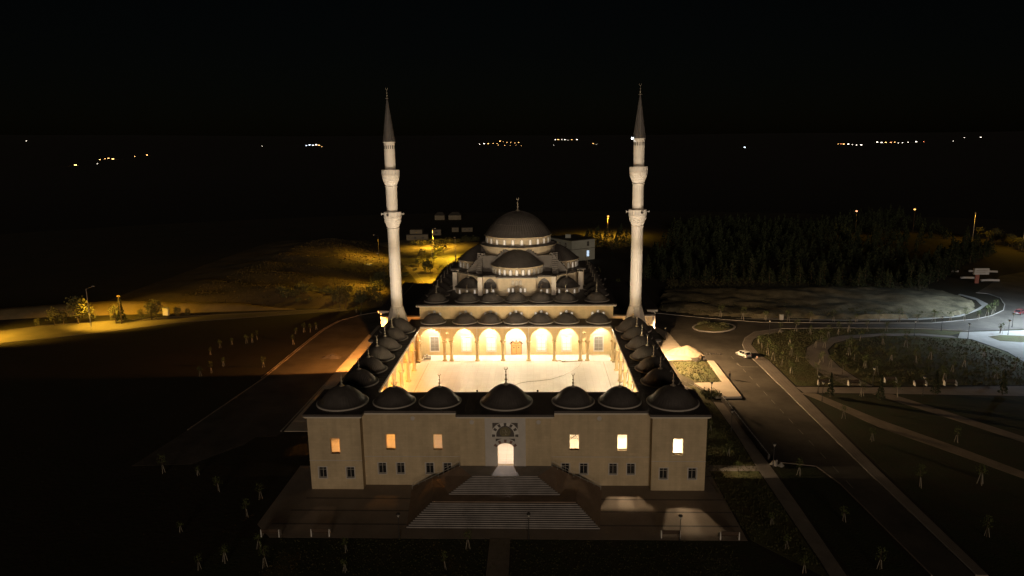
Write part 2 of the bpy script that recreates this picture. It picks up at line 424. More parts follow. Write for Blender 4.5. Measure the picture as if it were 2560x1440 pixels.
# surveyed positions in metres (x right, y away from the camera)
D = {
'road_right':[(56.6,-25.4),(57.6,-20.9),(57.3,6.4),(57.3,64.0),(57.1,70.6),(58.3,78.8),(60.7,84.9),(65.0,91.0),(73.4,94.8),(90.3,95.4),(111.8,94.2),(123.3,91.4),(139.8,93.8),(158.0,97.9),(212.6,171.3),(197.9,180.6),(183.4,172.4),(167.0,153.3),(155.8,141.8),(158.6,139.7),(158.5,133.3),(153.6,123.3),(148.3,115.7),(140.8,109.1),(133.5,104.8),(118.4,100.4),(92.6,100.8),(70.1,102.1),(55.1,107.7),(41.8,114.2),(36.0,117.0),(35.6,105.6),(39.0,97.1),(41.0,90.9),(41.9,77.5),(42.6,64.1),(47.2,63.8),(46.9,39.4),(42.3,38.9),(42.7,36.7),(43.0,10.4),(45.2,9.6),(49.9,8.4),(51.2,2.4),(52.3,-21.0),(52.1,-25.5)],
'road_left':[(-62.9,7.7),(-60.9,22.7),(-58.0,52.7),(-57.6,79.7),(-57.0,95.4),(-55.3,106.2),(-50.9,113.4),(-44.5,118.6),(-39.9,121.9),(-40.1,90.8),(-40.9,73.2),(-41.6,50.4),(-42.2,22.1),(-43.1,20.0),(-46.7,19.7),(-47.4,16.5),(-49.7,13.2),(-53.1,8.5)],
'road_far_left':[(-162.1,88.2),(-153.7,95.5),(-144.3,102.9),(-124.0,108.5),(-108.4,112.9),(-78.4,118.8),(-58.8,123.5),(-56.5,120.0),(-76.6,113.9),(-104.5,105.1),(-117.7,95.9),(-130.8,88.6),(-143.7,82.6),(-151.6,75.7)],
'road_back_left':[(-64.7,234.8),(-58.9,220.0),(-46.3,180.8),(-33.7,141.6),(-23.7,128.6),(-25.6,171.4),(-30.6,180.3),(-36.2,197.5),(-32.3,233.2),(-28.1,262.8),(-26.6,283.0),(-33.1,281.8),(-40.8,254.9),(-45.4,230.1),(-53.1,241.9),(-60.6,250.4)],
'pavement_kerbside':[(59.0,-20.9),(59.2,6.4),(60.6,64.0),(59.9,70.6),(60.5,78.8),(62.8,84.1),(66.4,88.5),(73.4,91.7),(73.4,94.8),(65.0,91.0),(60.7,84.9),(58.3,78.8),(57.1,70.6),(57.3,64.0),(57.3,6.4),(57.6,-20.9)],
'promenade':[(60.3,46.2),(77.9,45.9),(108.3,46.6),(118.4,46.8),(113.6,40.3),(104.4,40.7),(76.1,42.2),(60.7,42.7)],
'plaza_blue':[(120.4,90.2),(138.7,92.1),(152.0,92.7),(130.6,63.5),(119.7,63.6),(121.2,71.7),(120.4,78.1),(119.5,83.4),(116.6,84.6)],
'lawn_strip':[(125.1,85.7),(129.2,87.2),(134.9,86.3),(147.8,87.0),(142.5,79.7),(130.8,80.2),(125.5,81.4)],
'loop_path':[(71.1,47.7),(69.2,53.6),(69.3,60.8),(70.0,67.1),(73.8,75.7),(79.4,83.1),(86.8,87.0),(98.5,89.3),(109.1,89.1),(116.2,86.6),(116.6,84.6),(108.0,87.1),(97.3,86.8),(88.9,84.6),(82.3,80.0),(78.1,73.8),(76.0,67.1),(75.2,59.9),(75.6,52.2),(76.6,46.6)],
'path_one':[(59.9,42.7),(63.0,42.2),(69.4,27.9),(76.9,15.5),(82.6,4.6),(81.1,2.4),(75.1,12.4),(67.6,24.1),(62.2,38.0)],
'path_two':[(74.4,42.0),(78.4,41.7),(85.3,29.9),(91.9,18.0),(90.2,15.6),(83.6,27.0)],
'path_side':[(40.6,37.3),(42.4,36.7),(42.5,21.3),(42.6,8.4),(42.5,-5.0),(42.2,-17.8),(42.1,-22.7),(40.0,-22.7),(40.2,-17.8),(40.2,-5.0),(40.3,8.4),(40.7,21.3)],
'path_cross':[(32.4,8.8),(40.6,8.3),(40.7,6.6),(32.0,6.5)],
'raised_plaza':[(47.2,63.8),(46.9,39.4),(41.6,39.2),(39.0,47.8),(45.3,48.5),(45.7,64.1)],
'side_slabs':[(37.1,82.4),(41.6,82.4),(42.4,64.8),(42.5,63.8),(35.7,65.8),(34.9,72.5)],
'grass_lit':[(37.3,64.2),(45.7,64.1),(45.4,48.8),(39.8,48.8),(37.4,55.1)],
'island':[(61.2,96.3),(60.2,94.3),(58.5,92.6),(56.3,91.5),(54.0,91.2),(51.9,91.6),(50.3,92.7),(49.4,94.4),(49.4,96.5),(50.4,98.5),(52.0,100.3),(54.3,101.5),(56.7,101.9),(58.9,101.4),(60.5,100.2),(61.3,98.4)],
'north_path':[(64.5,107.1),(71.1,105.5),(93.8,103.6),(117.1,104.2),(130.7,107.8),(141.7,116.4),(149.2,124.5),(150.8,133.5),(149.4,140.0),(148.0,138.7),(149.0,130.5),(145.6,121.8),(136.5,112.8),(128.4,107.8),(118.1,106.1),(94.4,105.0),(71.6,106.9)],
'dry_field':[(43.8,118.4),(55.6,146.0),(85.6,152.2),(111.4,145.7),(140.2,140.2),(145.7,133.6),(143.8,121.8),(136.0,112.8),(128.6,108.4),(118.3,106.6),(94.8,106.0),(71.7,107.4),(56.0,111.3)],
'pine_edge':[(46.4,168.9),(59.3,164.4),(74.3,163.9),(87.4,158.1),(101.4,156.1),(113.2,149.9),(127.0,149.5),(137.0,147.1),(155.2,165.2),(184.6,200.3),(218.2,232.8)],
'bank_left':[(-177.6,101.9),(-164.3,109.2),(-151.2,112.6),(-128.1,115.4),(-110.7,117.2),(-92.0,119.6),(-94.4,125.5),(-114.5,124.7),(-134.6,124.0),(-148.9,120.8),(-168.5,114.6),(-184.2,109.6)],
'strip_left_path':[(-44.9,8.6),(-36.0,8.3),(-36.2,11.7),(-38.2,12.4),(-43.6,11.9)],
'saplings':[(62.5,79.2),(62.1,75.5),(71.7,89.9),(70.1,77.8),(79.3,88.4),(79.8,81.8),(82.8,85.0),(76.0,76.0),(67.3,68.8),(67.0,63.9),(61.6,65.0),(62.2,60.4),(62.4,55.2),(68.0,54.7),(73.1,59.8),(73.6,54.5),(72.8,63.6),(85.3,77.1),(81.3,69.2),(80.7,64.4),(80.8,59.3),(89.8,81.7),(90.8,91.1),(86.8,88.0),(72.3,104.2),(78.4,102.8),(84.9,102.7),(91.3,102.6),(97.9,102.5),(60.3,108.5),(66.1,105.5),(61.6,69.4),(78.1,75.6),(76.9,92.0),(94.1,78.7),(98.4,75.7),(80.6,59.1),(81.1,54.6),(89.2,64.2),(94.1,62.8),(98.9,65.3),(112.6,67.2),(103.6,59.7),(98.9,56.1),(93.2,49.4),(105.0,50.8),(104.6,102.8),(109.7,101.4),(114.9,101.8),(119.8,102.1),(125.0,102.9),(129.0,102.8),(133.9,104.4),(138.0,107.0),(141.5,110.1),(145.2,114.7),(130.3,88.8),(78.4,40.1),(71.6,40.5),(96.0,91.6),(101.2,91.5),(114.2,58.3),(46.0,5.1),(62.6,1.4),(72.3,2.4),(36.9,-15.4),(37.2,-20.6),(46.7,-19.8),(36.9,-9.6),(47.0,-8.7),(77.6,17.8),(64.1,-12.3),(62.8,28.6),(36.8,6.1),(36.5,22.8),(37.0,12.1),(63.4,18.3),(71.5,62.0),(-61.2,60.7),(-72.1,56.4),(-71.4,61.5),(-73.4,53.7),(-62.0,92.9),(-60.1,92.9),(-59.4,96.0),(-63.7,90.9),(-60.8,80.3),(-50.4,112.6),(-53.0,117.0),(-73.9,81.3),(-72.7,82.2),(-72.6,85.1),(-77.5,80.4),(-79.2,76.9),(-79.0,70.9),(-56.2,5.1),(-50.0,4.3),(-44.3,-1.0),(-36.8,-3.2),(-36.8,-8.4),(-44.3,-12.5),(-31.8,-16.4),(-37.6,-21.0),(-29.5,-20.4),(-35.0,-19.4),(-20.2,-16.9),(-4.3,-15.9),(-6.8,-20.5),(-19.1,-21.2)],
'lamps':[(23.6,-13.6),(-13.8,-13.6),(3.6,-13.4),(40.5,38.9),(39.1,83.2),(63.3,42.0),(84.2,41.0),(118.7,83.8),(131.5,87.6),(137.7,95.5),(116.1,91.6),(106.5,87.1),(68.3,88.5),(40.1,22.4),(42.9,8.0),(62.5,37.8),(76.8,46.9)],
'cypress':[(65.1,40.3),(87.0,41.5),(100.5,41.4),(74.4,38.5),(-122.8,105.4)],
'row_lamps':[(29.6,152.4),(29.6,143.9),(29.8,136.6),(29.8,129.2),(29.8,122.1),(34.9,138.4),(35.0,130.2),(35.0,123.7)],
'row_saps':[(25.8,168.0),(26.2,157.0),(26.4,146.8),(33.9,148.0),(33.9,139.1),(33.8,129.7),(33.7,121.5),(34.0,118.7)],
'left_trees':[(-145.4,100.0),(-141.2,101.4),(-135.4,103.7),(-132.6,105.1),(-124.1,104.5),(-117.9,107.4),(-115.0,108.3),(-113.6,108.8),(-108.0,110.8),(-105.3,111.8),(-139.3,102.8),(-138.6,111.3)],
'far_pole':[(-127.9,98.8),(-123.1,105.4)],
'yellow_pines':[(30.2,259.5),(32.4,253.6),(35.7,263.6),(37.4,259.1),(40.7,267.8),(42.4,248.9),(45.2,255.8),(49.0,267.3),(50.6,258.3),(33.2,287.5),(38.8,287.1),(43.9,283.4),(49.7,286.4),(55.2,270.0)],
'backleft_trees':[(-48.9,216.2),(-46.8,210.5),(-47.2,202.0),(-43.3,201.9),(-42.8,191.9),(-39.7,180.6),(-40.1,189.8),(-42.7,227.6),(-42.0,233.7),(-41.5,241.3),(-42.7,219.3),(-34.1,180.4),(-38.9,148.6),(-52.8,123.4),(-57.8,122.3),(-59.3,120.6),(-50.9,132.3),(-48.1,129.2)],
'backleft_poles':[(-49.2,284.4),(-40.4,197.7),(-33.1,197.4),(-38.2,163.7),(-47.9,219.5)],
'lamp_far':[(45.8,304.2),(182.2,294.7),(217.1,301.2),(234.1,274.4),(235.5,238.3)],
'right_bush':[(241.8,273.9),(238.3,261.8),(238.5,255.9),(237.0,247.6),(236.2,242.2),(233.0,234.5)],
'bench':[(22.5,-12.8),(30.2,-13.1),(-31.4,-13.2),(-24.6,-13.0),(66.7,47.4),(73.0,47.2),(81.5,48.9),(86.8,46.9),(93.2,47.1)],
'misc':[(56.1,67.9),(47.6,51.5),(57.9,65.6),(42.4,70.4),(44.6,63.2),(150.8,110.9),(165.1,157.8),(175.7,172.7),(168.7,168.0),(170.9,161.5),(171.5,181.6),(178.0,181.4),(181.8,180.3),(155.2,126.1),(-68.3,198.8),(41.3,41.3),(43.2,9.2)],
'bld':[(29.2,220.6),(20.1,213.0),(15.8,230.8),(-68.8,289.0),(-57.2,291.6),(-59.2,307.8),(-55.0,311.2),(-47.7,324.3),(-43.8,324.0),(-41.6,323.8),(-35.3,325.4),(-68.2,404.0),(-51.1,408.0),(-112.5,110.8),(-128.0,98.8),(77.2,111.4)],
'wall':[(42.5,37.8),(43.0,10.4)],
'mounds':[(-46.9,68.8)],
'light':[(139.5,85.5),(-141.6,85.8),(-139.5,108.8),(-122.7,108.5),(-51.7,222.0),(-37.0,210.1),(-31.8,138.2),(-42.5,135.3),(-30.6,291.6),(-49.5,142.0)],
'village':[(-0.59186,0.80604,0.01401,'w'),(-0.55434,0.83229,-0.01458,'o'),(-0.5357,0.84441,-0.0132,'w'),(-0.53274,0.84628,-0.00847,'o'),(-0.52834,0.84903,-0.00761,'o'),(-0.52468,0.8513,-0.00721,'o'),(-0.52149,0.85326,-0.00825,'o'),(-0.50027,0.86587,-0.00531,'o'),(-0.48859,0.87251,-0.00407,'o'),(-0.36429,0.93129,0.00513,'w'),(-0.31092,0.95044,0.00496,'b'),(-0.3069,0.95174,0.00597,'b'),(-0.30296,0.953,0.00539,'b'),(-0.29894,0.95427,0.00587,'w'),(-0.29547,0.95535,0.00529,'o'),(-0.29206,0.9564,0.00365,'o'),(-0.0799,0.9968,0.00414,'w'),(-0.07372,0.99728,0.00461,'w'),(-0.06812,0.99768,0.00454,'o'),(-0.06082,0.99815,0.005,'o'),(-0.0552,0.99848,0.00492,'o'),(-0.05122,0.99869,0.00762,'o'),(-0.04674,0.99891,0.00701,'o'),(-0.0417,0.99913,0.00585,'o'),(-0.03608,0.99935,0.00577,'o'),(-0.03046,0.99954,0.00515,'o'),(-0.02483,0.99969,0.00562,'o'),(-0.02151,0.99977,0.00117,'o'),(-0.02881,0.99958,0.00237,'o'),(-0.03726,0.99931,0.00193,'o'),(-0.04457,0.99901,0.00203,'o'),(-0.05355,0.99856,0.0027,'o'),(0.02628,0.99965,0.00878,'w'),(0.03076,0.99953,0.00872,'o'),(0.03523,0.99938,0.00866,'w'),(0.0397,0.99921,0.0086,'w'),(0.04417,0.99902,0.00799,'w'),(0.04974,0.99876,0.00846,'o'),(0.05643,0.99841,0.00837,'w'),(0.02403,0.99971,0.00167,'w'),(0.07923,0.99686,0.00257,'o'),(0.08367,0.99649,0.00197,'w'),(0.27857,0.96042,-0.00493,'b'),(0.38533,0.92278,-0.00178,'o'),(0.38875,0.92134,-0.00183,'r'),(0.39177,0.92006,-0.00237,'o'),(0.39601,0.91825,-0.00243,'w'),(0.40025,0.91641,-0.00299,'w'),(0.40489,0.91437,-0.00356,'w'),(0.40987,0.91214,-0.00363,'w'),(0.42595,0.90475,-0.00042,'w'),(0.43039,0.90264,-0.00098,'w'),(0.43478,0.90054,-0.00105,'o'),(0.43952,0.89823,-0.00113,'r'),(0.4434,0.89632,-0.00071,'o'),(0.44698,0.89454,-0.00173,'w'),(0.45082,0.89262,-0.00131,'w'),(0.45616,0.8899,-0.00092,'w'),(0.46371,0.88599,-0.00056,'w'),(0.47078,0.88225,-0.0002,'r'),(0.49752,0.86745,-0.0002,'w'),(0.50693,0.86199,0.00381,'w'),(0.52052,0.85385,0.00352,'w')],
}
COURT_FILL, MIN_FILL = 600, 5200          # radiant intensities of the added courtyard and minaret fill lights

# ================================================================== THE MOSQUE
random.seed(7)
ZF = 4.0                                   # courtyard and arcade floor level
WARM, ORANGE, COOL = (1.0, 0.82, 0.55), (1.0, 0.40, 0.06), (0.64, 0.82, 1.0)

# ---- shared pieces
DOME_PROF = [(0.985, 0.0), (0.94, 0.022), (0.885, 0.058), (0.83, 0.115), (0.775, 0.195), (0.705, 0.30), (0.61, 0.415), (0.49, 0.53), (0.35, 0.628), (0.20, 0.698), (0.07, 0.727), (0.0, 0.73)]
def seamed(prof, nseam, c=(0, 0, 0), a0=0.0, a1=2 * PI, lift=0.0028):
    """a lead-clad surface of revolution with raised standing seams"""
    mb = MB()
    w = 0.06
    full = abs(a1 - a0 - 2 * PI) < 1e-6
    angs = []
    for i in range(nseam):
        s = (a1 - a0) / nseam
        a = a0 + s * i
        angs += [(a, 0), (a + s * (0.5 - w), 0), (a + s * 0.5, 1), (a + s * (0.5 + w), 0)]
    if not full: angs.append((a1, 0))
    P = len(prof)
    for a, k in angs:
        for r, z in prof:
            rr = r + (lift * k if r > 0.05 else 0)
            mb.v.append((c[0] + rr * math.cos(a), c[1] + rr * math.sin(a), c[2] + z + (lift * k * 0.6 if r > 0.05 else 0)))
    N = len(angs)
    for i in range(N if full else N - 1):
        j = (i + 1) % N
        for q in range(P - 1):
            mb.face((i * P + q, j * P + q, j * P + q + 1, i * P + q + 1))
    return mb
dome_me = seamed(DOME_PROF, 44).mesh('dome', 'lead', True)
rim_me = MB().lathe([(0.90, -0.02), (1.0, 0.0), (1.0, 0.075), (0.93, 0.085), (0.88, 0.03)], 56).mesh('rim', 'rim_stone', True)
def finial_mesh():
    mb = MB()
    prof = [(0.0, 0.0), (0.30, 0.0), (0.26, 0.06), (0.10, 0.16), (0.05, 0.30), (0.05, 0.36), (0.13, 0.44), (0.13, 0.50), (0.05, 0.58), (0.035, 0.78), (0.09, 0.85), (0.09, 0.90), (0.03, 0.97), (0.025, 1.14), (0.06, 1.20), (0.02, 1.27), (0.015, 1.36)]
    mb.lathe(prof, 10)
    n = 12
    for i in range(n):
        a, b = R(-50 + 280 * i / n - 0), R(-50 + 280 * (i + 1) / n)
        a += PI / 1; b += PI / 1
        wa, wb = 0.008 + 0.024 * math.sin(PI * i / n), 0.008 + 0.024 * math.sin(PI * (i + 1) / n)
        f = lambda t: (0.15 * math.cos(t), 0, 1.50 + 0.15 * math.sin(t))
        mb.tube(f(a), f(b), wa, wb, 6, False)
    return mb.mesh('finial', 'brass', True)
finial_me = finial_mesh()
def dome(parent, x, y, z, r, h=None, fin=1.25):
    """lead dome on a pale stone ring, finial with crescent"""
    hs = r if h is None else h / 0.73
    d = put('dome', dome_me, parent, (x, y, z), (0, 0, random.random()), (r, r, hs))
    k = put('rim', rim_me, d, (x, y, z)); k.location = (0, 0, -0.07 * r / hs); k.scale = (1.02, 1.02, 0.7 * r / hs)
    f = put('finial', finial_me, d, (x, y, z)); f.location = (0, 0, 0.722); f.scale = (fin / r, fin / r, fin / hs)
    f.rotation_euler = (0, 0, random.uniform(-0.3, 0.3))
    return d
def column_mesh(h, r=0.36):
    mb = MB()
    mb.lathe([(r * 1.55, 0), (r * 1.55, 0.14), (r * 1.3, 0.2), (r * 1.12, 0.3), (r * 1.0, 0.36), (r * 0.93, h - 0.72), (r * 1.05, h - 0.70), (r * 1.05, h - 0.64)], 18)
    mb.lathe([(r * 0.95, h - 0.64), (r * 1.25, h - 0.42), (r * 1.6, h - 0.2), (r * 1.72, h - 0.16), (r * 1.72, h), (0, h)], 8)
    return mb.mesh('column', 'arcade_stone', True)
col_me = column_mesh(8.62 - ZF)
def win_rect_mesh(w, h, name='window', pane='glass_dark', bars_x=1, bars_z=(0.75,), fr='frame_pale', grill=False):
    mb = MB()
    t = 0.07
    mb.slot(0).box(-w / 2, -w / 2 + t, 0, .08, 0, h).box(w / 2 - t, w / 2, 0, .08, 0, h).box(-w / 2 + t, w / 2 - t, 0, .08, 0, t).box(-w / 2 + t, w / 2 - t, 0, .08, h - t, h)
    for i in range(bars_x):
        x = -w / 2 + w * (i + 1) / (bars_x + 1)
        mb.box(x - .035, x + .035, .005, .075, t, h - t)
    for q in bars_z: mb.box(-w / 2 + t, w / 2 - t, .01, .07, h * q - .03, h * q + .03)
    mb.slot(1).quad((-w / 2 + .01, .05, .01), (w / 2 - .01, .05, .01), (w / 2 - .01, .05, h - .01), (-w / 2 + .01, .05, h - .01))
    if grill:
        mb.slot(2)
        for i in range(1, 7): mb.box(-w / 2 + w * i / 7 - .012, -w / 2 + w * i / 7 + .012, -.10, -.08, 0, h)
        for i in range(1, 6): mb.box(-w / 2, w / 2, -.105, -.085, h * i / 6 - .012, h * i / 6 + .012)
    return mb.mesh(name, [fr, pane, 'dark_metal'] if grill else [fr, pane])
def win_arch_mesh(w, h, pane):
    """small round-headed window with stone rim and pierced lattice"""
    mb = MB()
    half = w / 2
    rise = half * 1.05
    out = [(-half, 0), (half, 0)] + arch(0, h - rise, half, rise, 5)
    hi = half - 0.09
    ins = [(-hi, 0.09), (hi, 0.09)] + arch(0, h - rise, hi, hi * 1.05, 5)
    mb.slot(0).plate(out, [ins], -.09, .02, XZ)
    mb.slot(1).plate(ins, [], -.02, .01, XZ)
    mb.slot(0)
    for i in (1, 2, 3): mb.box(-hi, hi, -.05, -.024, h * i / 4.2 - .02, h * i / 4.2 + .02)
    mb.box(-.02, .02, -.053, -.025, .1, h - .15)
    return mb.mesh('window', ['frame_pale', pane])
low_win = win_rect_mesh(1.2, 1.75, pane='glass_dark')
low_grill = win_rect_mesh(1.2, 1.75, pane='glass_dark', grill=True)
drum_win = win_arch_mesh(0.72, 1.5, 'pane_lit')
drum_dim = win_arch_mesh(0.72, 1.5, 'pane_dim')
wall_win = win_arch_mesh(0.62, 1.15, 'pane_lit')
wall_dim = win_arch_mesh(0.62, 1.15, 'pane_dim')
ceil_lamp = MB()
ceil_lamp.slot(0).lathe([(0, 0), (0.22, 0), (0.2, -0.06), (0.04, -0.12), (0.035, -0.55), (0.16, -0.6), (0.22, -0.72), (0.0, -0.72)], 12)
ceil_lamp_me = ceil_lamp.mesh('lamp_stem', 'dark_metal', True)
def hanging_lamp(x, y, color, inten, label, group, z=11.73, rad=0.2):
    t = thing('ceiling_lamp', label, 'lamp', (x, y, z), group)
    put('lamp_stem', ceil_lamp_me, t, (x, y, z))
    light(t, (x, y, z - 1.0), color, inten, rad)
    return t

# ================================================================== entrance range (the front side of the courtyard)
ER = thing('entrance_range', 'two-storey cream stone front range with seven lead domes and lit arched doorway', 'mosque building', (0, 0, 0))
UW = (5.88, 8.38); LW = (1.87, 3.66)
def wall_part(x0, x1, y0, y1, up, low, name='wall', z1=11.7):
    holes = [rect(a, b, *UW) for a, b in up] + [rect(a, b, *LW) for a, b in low]
    return wobj(name, MB().plate(rect(x0, x1, 0, z1), holes, y0, y1, XZ), 'limestone', ER)
UPC = [(-26.65, -25.25), (25.1, 26.6)]
UPM = [(-18.47, -17.05), (-11.15, -9.78), (9.75, 11.15), (17.0, 18.45)]
LOC = [(-28.72, -27.52), (-24.44, -23.24), (23.2, 24.4), (27.5, 28.7)]
LOM = [(-19.85, -18.65), (-17.0, -15.8), (-12.45, -11.25), (-9.72, -8.52), (8.5, 9.7), (11.3, 12.5), (15.8, 17.0), (18.5, 19.7)]
wall_part(-30, -21.95, 0, .6, UPC[:1], LOC[:2])
wall_part(21.95, 30, 0, .6, UPC[1:], LOC[2:])
wall_part(-21.95, -6.9, 1.5, 2.1, UPM[:2], LOM[:4])
wall_part(6.9, 21.95, 1.5, 2.1, UPM[2:], LOM[4:])
dh = [(-1.2, ZF), (1.2, ZF)] + arch(0, 6.95, 1.2, 0.75, 7)
wobj('wall', MB().plate(rect(-6.9, 6.9, 0, 11.7), [dh], 0.0, .6, XZ), 'limestone', ER)
for x in (-21.95, 21.95):
    s = 1 if x < 0 else -1
    wobj('wall', MB().box(min(x, x - s * .55), max(x, x - s * .55), .602, 2.1, 0, 11.69), 'limestone', ER)
for x in (-6.9, 6.9):
    s = 1 if x < 0 else -1
    wobj('wall', MB().box(min(x, x + s * .55), max(x, x + s * .55), .602, 2.1, 0, 11.69), 'limestone', ER)
def side_wall(parent, x0, x1, y0, y1, up, low, z1=11.7, m='limestone'):
    holes = [rect(a, b, *UW) for a, b in up] + [rect(a, b, *LW) for a, b in low]
    return wobj('wall', MB().plate(rect(y0, y1, 0, z1), holes, x0, x1, YZ), m, parent)
for s in (-1, 1):
    a, b = sorted((s * 30 , s * 29.4))
    side_wall(ER, a + (0.003 if s > 0 else 0.0), b - (0 if s > 0 else 0.003), .6, 10.5, [(4.3, 5.7)], [(3.2, 4.4), (6.4, 7.6)])
# string course, plinth line
for (x0, x1, y) in ((-30.02, -21.93, -0.05), (21.93, 30.02, -0.05), (-21.9, -6.95, 1.45), (6.95, 21.9, 1.45)):
    wobj('string_course', MB().box(x0, x1, y, y + .08, 4.72, 4.80), 'white_stone', ER)
for i, (a, b) in enumerate(LOC + LOM):
    y = 0 if i < 4 else 1.5
    me = low_grill if i in (8, 9, 10, 11) and i > 9 else low_win
    w = put('window', me, ER, ((a + b) / 2, y + .22, LW[0] + .02))
    sb = MB().box(-.74, -.6, -.26, -.2, -.12, 1.9).box(.6, .74, -.26, -.2, -.12, 1.9).box(-.6, .6, -.26, -.2, 1.78, 1.9).box(-.6, .6, -.27, .0, -.12, 0)
    fr = obj('surround', sb, 'white_stone', w, ((a + b) / 2, y + .22, LW[0] + .02))
for s in (-1, 1):
    for yy in (3.8, 7.0):
        put('window', low_win, ER, (s * 29.78, yy, LW[0] + .02), (0, 0, s * PI / 2))
for i, (a, b) in enumerate(UPC + UPM):
    y = 0 if i < 2 else 1.5
    fr = MB().box(a - .1, a, y - .03, y + .12, UW[0] - .1, UW[1] + .1).box(b, b + .1, y - .03, y + .12, UW[0] - .1, UW[1] + .1).box(a, b, y - .03, y + .12, UW[1], UW[1] + .1).box(a, b, y - .05, y + .62, UW[0] - .1, UW[0])
    wobj('opening_frame', fr, 'limestone', ER)
for x, y in ((-14.2, 1.5), (14.2, 1.5), (-5.0, 0), (5.0, 0)):
    rd = MB().lathe([(0, .06), (.28, .06), (.34, .03), (.34, 0)], 20)
    rd.v = [(x + a, y - .003 - c_, 11.0 + b) for a, b, c_ in rd.v]
    wobj('roundel', rd, 'white_stone', ER)
# crossed braces that show in one upper opening
wobj('brace', MB().path([(9.8, 2.15, 7.3), (11.1, 2.15, 8.37)], .025, 5).path([(9.8, 2.16, 7.6), (11.1, 2.16, 7.45)], .025, 5).path([(10.4, 2.2, 8.3), (11.1, 2.2, 7.2)], .02, 5), 'dark_metal', ER)
wobj('floor_slab', MB().box(-29.39, 29.39, 2.11, 10.2, 3.6, ZF).box(-6.3, 6.3, .61, 2.1, 3.6, ZF - .003).box(-29.39, -22.6, .61, 2.1, 3.6, ZF - .003).box(22.6, 29.39, .61, 2.1, 3.6, ZF - .003), 'marble_floor', ER)
# inner arcade facing the courtyard
def arcade(parent, lo, hi, bays, d0, d1, fn, zs=8.62, top=11.7, oculi=()):
    pts = [(lo, zs)]
    for c, half, rise in sorted(bays):
        pts += [(c - half, zs)] + arch(c, zs, half, rise, 9)[::-1][1:-1] + [(c + half, zs)]
    pts += [(hi, zs), (hi, top), (lo, top)]
    holes = [[(c + .3 * math.cos(2 * PI * i / 12), z + .3 * math.sin(2 * PI * i / 12)) for i in range(12)] for c, z in oculi]
    return wobj('arcade_wall', MB().plate(pts, holes, d0, d1, fn), 'arcade_stone', parent)
arcade(ER, -21.6, 21.6, [(0, 2.9, 2.9), (-5.1, 1.3, 1.5), (5.1, 1.3, 1.5), (-10.4, 3.0, 2.9), (10.4, 3.0, 2.9), (-17.6, 3.1, 2.9), (17.6, 3.1, 2.9)], 8.6, 9.1, XZ)
for x in (-21.2, -14.0, -6.9, -3.4, 3.4, 6.9, 14.0, 21.2): put('column', col_me, ER, (x, 8.85, ZF))
# ceiling slab with eaves, lead roof
def outline_front(e):
    r = [(-30 - e, -e), (-21.95 + e, -e), (-21.95 + e, 1.5 - e), (-6.9 - e, 1.5 - e), (-6.9 - e, -e), (6.9 + e, -e), (6.9 + e, 1.5 - e), (21.95 - e, 1.5 - e), (21.95 - e, -e), (30 + e, -e), (30 + e, 10.5 + e * .5), (21.2, 10.5 + e * .5), (21.2, 9.36), (-21.2, 9.36), (-21.2, 10.5 + e * .5), (-30 - e, 10.5 + e * .5)]
    return r
wobj('ceiling', MB().prism(outline_front(.28), 11.72, 11.86), 'cornice', ER)
wobj('cornice', MB().prism(outline_front(.42), 11.863, 12.0), 'cornice', ER)
wobj('roof', MB().prism(outline_front(.47), 12.003, 12.36), 'lead_sheet', ER)
# roll joints of the lead roof
rj = MB()
for i in range(-24, 25):
    x = i * 1.22
    y0 = -.42 if (abs(x) > 21.7 or abs(x) < 7) else 1.1
    rj.box(x - .03, x + .03, y0, 9.34, 12.34, 12.40)
tag(wobj('roof_seam', rj, 'lead_sheet', ER), kind='stuff')
for x, r, f in ((0, 4.05, 1.75), (-10.4, 3.28, 1.35), (10.4, 3.28, 1.35), (-17.62, 3.3, 1.35), (17.62, 3.3, 1.35)): dome(ER, x, 5.0, 12.62, r, (2.62 if r > 4 else 2.2), f)
for s in (-1, 1): dome(ER, s * 25.75, 4.75, 12.62, 3.95, 2.5, 1.5)
# portal: pale marble frame, voussoirs, calligraphy medallion
ins = [(-1.2, ZF), (1.2, ZF)] + arch(0, 6.95, 1.2, .75, 7)
niche = [(-1.36, 8.72), (1.36, 8.72)] + arch(0, 8.95, 1.36, 1.55, 9)
wobj('portal_frame', MB().plate(rect(-2.82, 2.82, ZF, 11.71), [ins[2:] + [(-1.2, ZF + .002), (1.2, ZF + .002)], niche], -.14, -.003, XZ), 'white_stone', ER)
wobj('portal_border', MB().box(-3.05, -2.823, -.22, -.004, ZF, 11.71).box(2.823, 3.05, -.22, -.004, ZF, 11.71).box(-2.82, -2.1, -.2, -.142, 11.1, 11.7).box(2.1, 2.82, -.2, -.142, 11.1, 11.7).box(-2.1, 2.1, -.2, -.142, 11.12, 11.7).box(-2.3, -2.12, -.2, -.142, ZF, 11.09).box(2.12, 2.3, -.2, -.142, ZF, 11.09), 'white_stone', ER)
ty = wobj('tympanum', MB().plate([(-1.35, 8.725), (1.35, 8.725)] + arch(0, 8.95, 1.35, 1.54, 9), [], -.06, -.004, XZ), 'dark_stone', ER)
md = MB().lathe([(0, .05), (.80, .05), (.84, .03), (.84, 0)], 30)
md.v = [(x, -.062 - z, 9.45 + y) for x, y, z in md.v]
wobj('medallion', md, 'gilt', ty)
cg = MB()
random.seed(3)
for k in range(9):
    a0 = random.uniform(0, 2 * PI); r0 = random.uniform(.1, .55); cx, cz = .3 * math.cos(k * .7) , .3 * math.sin(k * .7)
    pts = [(cx + r0 * .6 * math.cos(a0 + t * .45), -.118 - .002 * k, 9.45 + cz + r0 * .5 * math.sin(a0 + t * .45)) for t in range(7)]
    cg.path(pts, .022, 5)
for x in (-.42, -.2, .05, .3): cg.path([(x, -.12, 9.2), (x + .03, -.12, 9.85)], .02, 5)
